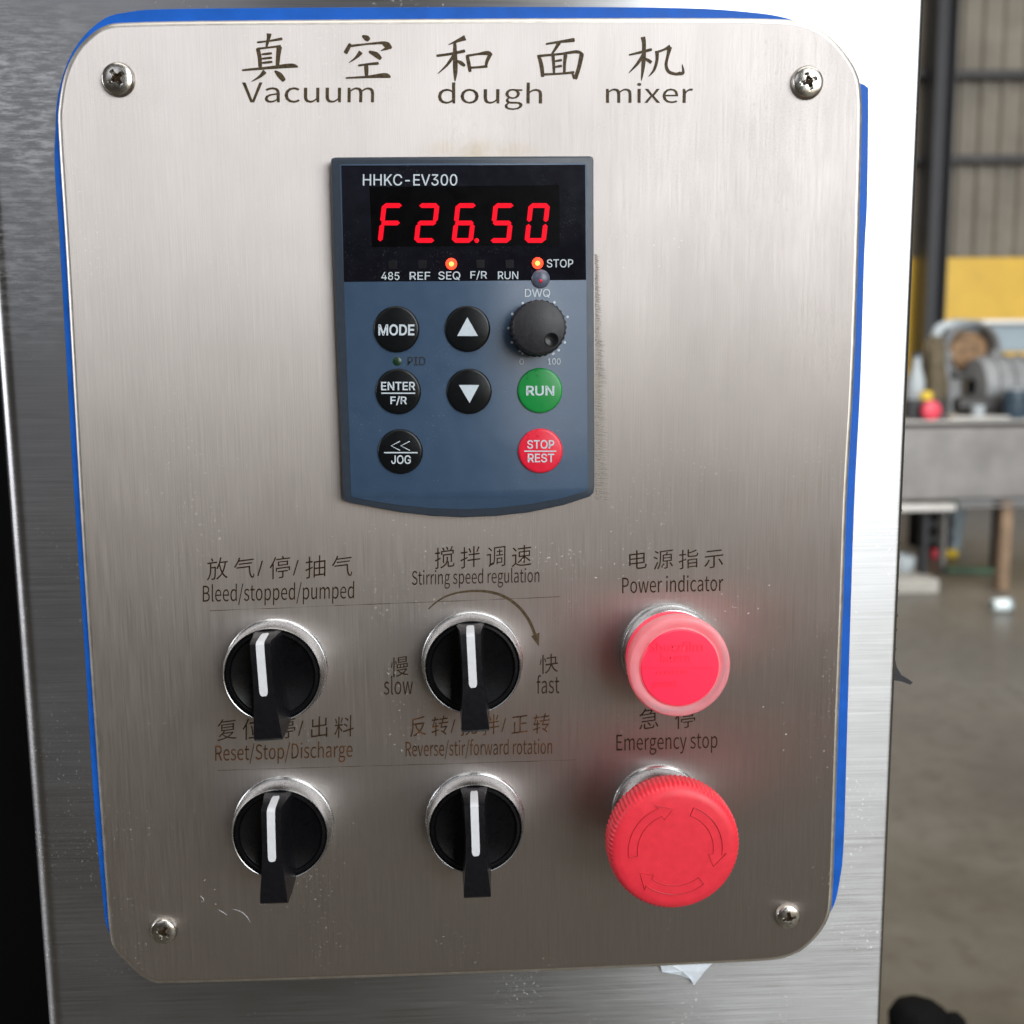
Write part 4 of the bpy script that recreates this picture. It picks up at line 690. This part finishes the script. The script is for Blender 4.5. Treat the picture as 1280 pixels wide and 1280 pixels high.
slab('frame', lo_, [(-.0001, .0), (0, .0020), (0, HK - .0005), (.00015, HK - .00015), (.0005, HK)], M['frame'], key)
li = poly_round(INN, HK, kp)
slab('overlay', li, [(-.0001, HK - .0002), (0, HK + .00012), (.00012, HK + .0002)], M['overlay'], key)
HW = HK + .00026
wl_ = poly_round([(426.5, 207), (731.5, 206), (732.5, 350), (430, 352.5)], HK, kp)
slab('display_window', wl_, [(0, HK), (0, HW - .00004), (.00008, HW)], M['window'], key)
bz = poly_round([(462, 234), (699, 231.5), (700, 307), (465, 309)], HK, kp)
slab('digit_bezel', bz, [(0, HW), (0, HW + .00004)], M['bezel'], key)
HT = HW + .0001
KT = lambda s, a, b_, c, m='white', off=0.0, h=HT, parent=key: place_text(humanist(s, GROT, off), a, b_, c, h, M[m], parent)
def box_text(s, x0, y0, x1, y1, m='white', off=0.006, h=HT, parent=key): return KT(s, (x0, y1), (x1, y1), (x0, y0), m, off, h, parent)
box_text('HHKC-EV300', 453.6, 217.6, 571.5, 232, off=.004)
box_text('485', 476.7, 340, 499.3, 350, off=.004); box_text('REF', 512, 339.8, 537.8, 349.7, off=.004); box_text('SEQ', 548, 339.3, 575.3, 350.3, off=.004)
box_text('F/R', 588, 338.6, 608.8, 349.5, off=.004); box_text('RUN', 622.4, 339.3, 647.8, 349, off=.004); box_text('STOP', 683.5, 324, 716.5, 334.4, off=.004)
box_text('DWQ', 656, 361.2, 687.6, 372, off=.004); box_text('0', 649.3, 448, 654.7, 456, off=.004); box_text('100', 684.8, 447.8, 700.6, 455.8, off=.004)
box_text('PID', 509.3, 446, 532, 456.4, 'blackprint', off=.006)
def seg7(s, x0, yb):                        # x0, yb in the x3.5556 enlargement (origin 400,180)
    Wd, Hd, th, sl = 95, 176, 21, 20; G = 2.2
    def pt(u, v):                            # u to the right, v up, slanted
        return P(400 + (x0 + u + sl * v / Hd) / 3.5556, 180 + (yb - v) / 3.5556, HT + .00002) - kp
    Hm = Hd / 2; t2 = th / 2
    def hseg(v): return [pt(G + 3, v), pt(G + t2 + 4, v + t2), pt(Wd - G - t2 - 4, v + t2), pt(Wd - G - 3, v), pt(Wd - G - t2 - 4, v - t2), pt(G + t2 + 4, v - t2)]
    def vseg(u, a, c): return [pt(u, a + G + 2), pt(u + t2, a + G + t2), pt(u + t2, c - G - t2), pt(u, c - G - 2), pt(u - t2, c - G - t2), pt(u - t2, a + G + t2)]
    S = {'a': hseg(Hd - t2), 'g': hseg(Hm), 'd': hseg(t2), 'f': vseg(t2, Hm, Hd - 2), 'e': vseg(t2, 2, Hm), 'b': vseg(Wd - t2, Hm, Hd - 2), 'c': vseg(Wd - t2, 2, Hm)}
    mb = MB()
    for c in s: mb.add([v + Vector((0, .000002 * ord(c) % .00002, 0)) for v in S[c]], [tuple(range(6))])
    mb.build('digit', M['digit'], key, smooth=0)
for s, x0 in (('afge', 256), ('abged', 417), ('afgecd', 584), ('afgcd', 752), ('abcdef', 908)): seg7(s, x0, 439)
def disc(px, py, rad, prof, name, m, parent=key, org=kp, seg=32, h0=0):
    p = P(px, py, h0) - org
    return MB().lathe([(r_ * rad, h) for r_, h in prof], seg, c=(p.x, 0, p.z)).build(name, m, parent, smooth=40)
disc(595.8, 300.6, .00068, [(1, HT), (.9, HT + .00003)], 'decimal_point', M['digit'], h0=HT)
for px, py in ((564.2, 329.9), (672, 329)):
    disc(px, py, .00165, [(1, HW - .0001), (1, HW + .0003), (.85, HW + .0007), (.5, HW + .0009), (.1, HW + .001)], 'indicator_led', M['led'], h0=HW)
    disc(px, py, .00078, [(1, HW + .0007), (.8, HW + .00105), (.4, HW + .0011)], 'led_chip', M['led_core'], h0=HW + .001)
for px, py in ((491, 331), (528, 330.5), (600.5, 330), (637, 330)):
    p = P(px, py, HW) - kp; bevel(MB().box((p.x - .0012, -HW - .00006, p.z - .0012), (p.x + .0012, -HW + .0001, p.z + .0012)).build('unlit_indicator', M['led_off'], key), .0001)
disc(675.8, 348.6, .0027, [(1, HW - .0002), (1, HW + .0003), (.8, HW + .0009), (.4, HW + .0012), (.1, HW + .0013)], 'sensor_dome', M['sensor'], h0=HW)
disc(675.5, 351.5, .0006, [(1, HW + .0011), (.5, HW + .0015)], 'sensor_chip', M['key_red'], h0=HW)
disc(496.5, 451.6, .0013, [(1, HK), (1, HK + .0003), (.6, HK + .0005)], 'pid_led', M['led_green'], h0=HK)
HB = HK + .0011
def button(px, py, m, texts, bars, tri=None, label=None):
    rad = 27.6 / 4115 / (1.0 + HB / .311)
    p = P(px, py, HB) - kp
    o = MB().lathe([(rad * 1.02, HK), (rad * 1.02, HK + .0005), (rad * 1.0, HK + .0008), (rad * .96, HK + .00102), (rad * .9, HB), (.0002, HB)], 56).build('button', m, key, (p.x, 0, p.z), smooth=50)
    if label: o['label'] = label
    for s, x0, y0, x1, y1, off in texts: box_text(s, x0, y0, x1, y1, off=off, h=HB + .00007, parent=o)
    q0 = kp + p; q0 = Vector((q0.x, 0, q0.z))
    for x0, y, x1 in bars: ribbon([(x0, y), (x1, y)], .38, HB + .00007, q0).build('print_bar', M['white'], o, smooth=0)
    if tri: MB().add([P(x, y, HB + .00007) - q0 for x, y in tri], [(0, 1, 2)]).build('arrow_print', M['white'], o, smooth=0)
    return o
button(495.5, 411.5, M['key_black'], [('MODE', 473, 405.3, 518, 419.4, .02)], [])
button(584.5, 411, M['key_black'], [], [], ((584.2, 396.5), (597.5, 420), (571.5, 420)))
button(497.7, 489.5, M['key_black'], [('ENTER', 476.3, 477.3, 519.2, 487.8, .015), ('F/R', 488, 495.2, 508.8, 506.5, .015)], [(476.5, 491.5, 519)])
button(586.5, 489.3, M['key_black'], [], [], ((573.5, 481.2), (599, 481.2), (587, 503.8)))
button(675.2, 488.3, M['key_green'], [('RUN', 657.7, 482.2, 692.8, 494.6, .02)], [], label='green run button')
button(500.3, 564.7, M['key_black'], [('JOG', 489, 569, 513.6, 580, .012)], [(480, 565.8, 522)])
button(675.7, 563.8, M['key_red'], [('STOP', 659, 550, 692.8, 561, .012), ('REST', 659.8, 567, 692.8, 578, .012)], [(655.3, 564, 695.4)], label='red stop and rest button')
jb = [o for o in key.children if o.name.startswith('button')][5]
for dx in (0, 12.2):
    q0 = Vector((kp.x + jb.location.x, 0, kp.z + jb.location.z))
    ribbon([(500 + dx, 551.5), (488.8 + dx, 557.3), (500 + dx, 563)], .28, HB + .00007 , q0).build('chevron', M['white'], jb, smooth=0)
# the potentiometer knob and its dots
p = P(674.4, 409.2, .0145) - kp; rk = .0079
kn = MB().lathe([(rk * 1.03, HK + .0006), (rk * 1.03, HK + .0009), (rk * 1.0, HK + .0012), (rk * .985, .0135), (rk * .95, .0142), (rk * .90, .0145), (.0003, .0146)], 180, rf=lambda a, i: 1 + (.02 * math.cos(30 * a) if i < 4 else 0)).build('dial_knob', M['knob'], key, (p.x, 0, p.z), smooth=45)
q = P(689.6, 424.5, .0146) - P(674.4, 409.2, .0146)
MB().lathe([(.0020, .01455), (.0019, .0149), (.0014, .01485), (.0009, .0147), (.0003, .0147)], 28, c=(q.x, 0, q.z)).build('pointer_dimple', M['key_black'], kn)
for x, y in ((635.8, 410.2), (640, 427.9), (649.8, 438.5), (653.4, 441.5), (706, 428), (698.5, 437.8), (653.5, 379.2), (640.5, 392.5), (693, 378), (709.5, 396)):
    disc(x, y, .0004, [(1, HK + .0002), (1, HK + .00026)], 'dial_dot', M['white'], h0=HK + .00026, seg=12)
r_ = ribbon([(689.5, 443.2), (691.3, 442.6), (693, 440.8)], [.5, .7, .5], HK + .00027, kp); r_.build('scale_tick', M['white'], key, smooth=0)

# ================================================================== SELECTOR SWITCHES
def selector(px, py, label, turn=0):
    c = P(px, py, .0078); c = Vector((c.x, 0, c.z))
    t = thing('selector_switch', c, label, 'selector switch', 'black selector switches on the lower panel', (0, R(turn), 0))
    MB().lathe([(.0159, .0), (.0159, .0009), (.0156, .0013), (.0154, .0014), (.0154, .0052), (.0152, .0062), (.0149, .0074), (.0146, .0079), (.0144, .0078), (.0142, .0070), (.0142, .004)], 96).build('ring', M['chrome'], t, smooth=30)
    MB().lathe([(.0141, .003), (.0141, .0073), (.0138, .0077), (.0131, .0078), (.0128, .0076), (.0126, .0070), (.0123, .0068), (.0004, .0068)], 96).build('disc', M['black'], t, smooth=35)
    # stations along the lever: z, height, half width at the front, half width at the foot (mm)
    st = [(14.1, 8.0, 3.0, 4.5), (14.0, 10.4, 3.0, 4.6), (13.6, 18.4, 3.0, 4.5), (13.1, 19.7, 2.95, 4.4), (10.5, 20.2, 2.9, 4.1), (6, 20.6, 2.8, 3.8), (2, 20.9, 2.85, 3.6), (-3, 21.2, 3.05, 3.6), (-8, 21.4, 3.5, 4.0), (-12.0, 21.5, 3.9, 4.4), (-15.0, 21.3, 4.1, 4.6), (-15.9, 20.2, 4.0, 4.6)]
    vs = []; fs = []
    for z, h, wt, wb in st:
        zb = max(z, -13.2 - (0.2 if z < -14 else 0)); zm = z if z > -13 else z + .25
        hm = 7 + (h - 7) * .5; wm = wt + (wb - wt) * .35
        for x, hh, zz in ((-wb, 6.5, zb), (-wm, hm, zm), (-wt, h, z), (wt, h, z), (wm, hm, zm), (wb, 6.5, zb)): vs.append((x * .001, -hh * .001, zz * .001))
    for i in range(len(st) - 1):
        for k in range(5): a = i * 6 + k; fs.append((a, a + 1, a + 7, a + 6))
    fs.append(tuple(range(6))); fs.append(tuple(range(len(st) * 6 - 6, len(st) * 6))[::-1])
    lev = MB().add(vs, fs).build('lever', M['black2'], t, smooth=38); bevel(lev, .00115, 5, 35)
    path = [(14.1, 11.0, .55), (14.03, 11.6, 1.0), (13.96, 12.6, 1.15), (13.66, 18.2, 1.2), (13.45, 19.1, 1.2), (12.9, 19.85, 1.2), (10.5, 20.25, 1.2), (6, 20.65, 1.2), (2, 20.95, 1.2), (-.9, 21.13, 1.2), (-1.7, 21.17, 1.0), (-2.1, 21.2, .6)]
    vs = [(sx * w_ * .001, -(h + .12) * .001, z * .001) for z, h, w_ in path for sx in (-1, 1)]; n = len(path)
    vs += [(x, y + .0004, z - .0000) for x, y, z in vs]
    fs = [(2 * i, 2 * i + 1, 2 * i + 3, 2 * i + 2) for i in range(n - 1)] + [(2 * i, 2 * i + 2, 2 * i + 2 + 2 * n, 2 * i + 2 * n) for i in range(n - 1)] + [(2 * i + 3, 2 * i + 1, 2 * i + 1 + 2 * n, 2 * i + 3 + 2 * n) for i in range(n - 1)]
    MB().add(vs, fs).build('marker', M['marker'], lev, smooth=30)
    return t
selector(340, 844.5, 'black selector switch under the words Bleed/stopped/pumped, lever leaning slightly left', -3)
selector(590.7, 834.5, 'black selector switch between the words slow and fast, below the curved arrow', -2)
selector(350, 1043.5, 'black selector switch under the words Reset/Stop/Discharge, lower left of the panel')
selector(594.3, 1037, 'black selector switch under the words Reverse/stir/forward rotation', -1)

# ================================================================== POWER INDICATOR (illuminated button under a silicone cap)
def silicone():
    m, t, N, L, b = nt('silicone_cap')
    f = noise(t, mapping(t, (1, 1, 1)), 250, 4)
    L.new(ramp(t, f, [(.3, (.86, .50, .54)), (.7, (.90, .60, .63))]), b.inputs['Base Color']); b.inputs['Roughness'].default_value = .34
    b.inputs['Transmission Weight'].default_value = .55; b.inputs['IOR'].default_value = 1.40
    b.inputs['Subsurface Weight'].default_value = .5; b.inputs['Subsurface Radius'].default_value = (.004, .002, .002); b.inputs['Subsurface Scale'].default_value = 1
    return m
M['silicone'] = silicone()
mlit, t, N, L, b = nt('lit_red_plastic')
b.inputs['Base Color'].default_value = (.85, .02, .06, 1); b.inputs['Roughness'].default_value = .35
b.inputs['Emission Color'].default_value = (1, .03, .09, 1); b.inputs['Emission Strength'].default_value = .42
c = P(848.3, 832.6, .0175); c = Vector((c.x, 0, c.z))
pi_ = thing('power_indicator', c, 'glowing red push button under a translucent pink rubber cap, below the words Power indicator', 'push button')
MB().lathe([(.0152, 0), (.0152, .0012), (.0150, .0018), (.0147, .0020), (.0147, .0052), (.0144, .0062), (.0136, .0066), (.0130, .0060)], 96).build('ring', M['chrome'], pi_)
MB().lathe([(.0132, .004), (.0134, .0062), (.0143, .0070), (.0145, .0130), (.0135, .0150), (.0112, .0170), (.0003, .0178)], 80).build('button', mlit, pi_)
MB().lathe([(.0146, .0128), (.0150, .0130), (.0152, .0140), (.0154, .0165), (.0154, .0180), (.0149, .0189), (.0140, .0192), (.0130, .0190), (.0122, .0188), (.0118, .0190), (.0113, .0194), (.0060, .0195), (.0003, .0195)], 96).build('rubber_cap', M['silicone'], pi_)
MB().lathe([(.0117, .0184), (.0117, .0192), (.0113, .01965), (.0085, .0198), (.0003, .0199)], 80).build('lens', mlit, pi_)
M['emboss'] = plain('embossed_print', (.80, .02, .05), .4)
M['emboss'].node_tree.nodes['Principled BSDF'].inputs['Emission Color'].default_value = (1, .03, .09, 1); M['emboss'].node_tree.nodes['Principled BSDF'].inputs['Emission Strength'].default_value = .10
for s, x0, y0, x1, y1 in (('Shutzfilm', 812, 803, 878, 815), ('bitern', 826, 817, 862, 828), ('········', 820, 839, 858, 843), ('protect', 816, 852, 846, 862)):
    place_text(builtin(s, -.012), (x0, y1), (x1, y1 - 1), (x0, y0), .02, M['emboss'], pi_, name='embossed_lettering')
ribbon([(800, 834.5), (848, 835), (893, 835.5)], .12, .02, c).build('mould_line', M['emboss'], pi_, smooth=0)

# ================================================================== EMERGENCY STOP
c = P(840.5, 1053.3, .0235); c = Vector((c.x, 0, c.z))
es = thing('emergency_stop_button', c, 'large red mushroom button with knurled rim and arrow outlines, below the words Emergency stop', 'emergency stop button')
MB().lathe([(.0152, 0), (.0152, .0012), (.0149, .0016), (.0146, .0018), (.0146, .0060), (.0142, .0070), (.0128, .0074), (.0120, .007)], 96).build('ring', M['chrome'], es)
MB().lathe([(.0105, .005), (.0105, .0125), (.0115, .014), (.0118, .018)], 64).build('neck', M['red'], es)
rh = .0196; NT = 84
MB().lathe([(.0115, .0165), (.0172, .0172), (.0186, .0182), (rh, .0196), (rh, .0243), (rh * .992, .0256), (rh * .97, .0266), (rh * .945, .0272), (rh * .90, .0277), (rh * .82, .0280), (rh * .6, .0281), (.0003, .0282)], NT * 6,
    rf=lambda a, i: 1 + ((0, 0, .006, .011, .012, .010, .006, 0)[i] * math.cos(NT * a) if i < 7 else 0)).build('mushroom_head', M['red'], es, smooth=50)
# three curved arrows raised as thin outlines
for k in range(3):
    ro, ri = .0140, .0113; a0, a1 = 188 - k * 120, 112 - k * 120
    f = lambda r_, a: (r_ * math.cos(R(a)), -.02812, r_ * math.sin(R(a)))
    pts = [f(ri, a0 + (a1 - a0) * i / 14) for i in range(15)]
    pts += [f(ri - .0013, a1 - 2), f((ro + ri) / 2, a1 - 18), f(ro + .0013, a1 + 2)]
    pts += [f(ro, a1 + (a0 - a1) * i / 14) for i in range(15)] + [f(ri, a0)]
    MB().tube(pts, .00014, 6).build('arrow_outline', M['red_line'], es, smooth=0)

# scrap of film under the lower edge of the plate
q = [P(x, y, h) for x, y, h in ((825, 1206.5, -.0022), (836, 1205, -.0018), (845, 1205, -.0024), (893, 1201.5, -.0016), (881, 1214, -.0014), (867.5, 1231.5, -.0022), (864, 1224, -.0010), (850, 1219, -.0024), (838, 1217, -.0012), (828, 1215, -.0024))]
o0 = sum(q, Vector()) / len(q); mb = MB(); k = len(q)
mb.add([v - o0 for v in q] + [Vector((0, -.0004, .0002))], [(i, (i + 1) % k, k) for i in range(k)])
o = mb.build('film_scrap', dirty('white_film', (.74, .80, .86), .3, 300, .1), smooth=0); o.location = o0; s_ = o.modifiers.new('thick', 'SOLIDIFY'); s_.thickness = .00012
tag(o, 'small crumpled white scrap of film sticking out under the bottom edge of the plate', 'scrap')
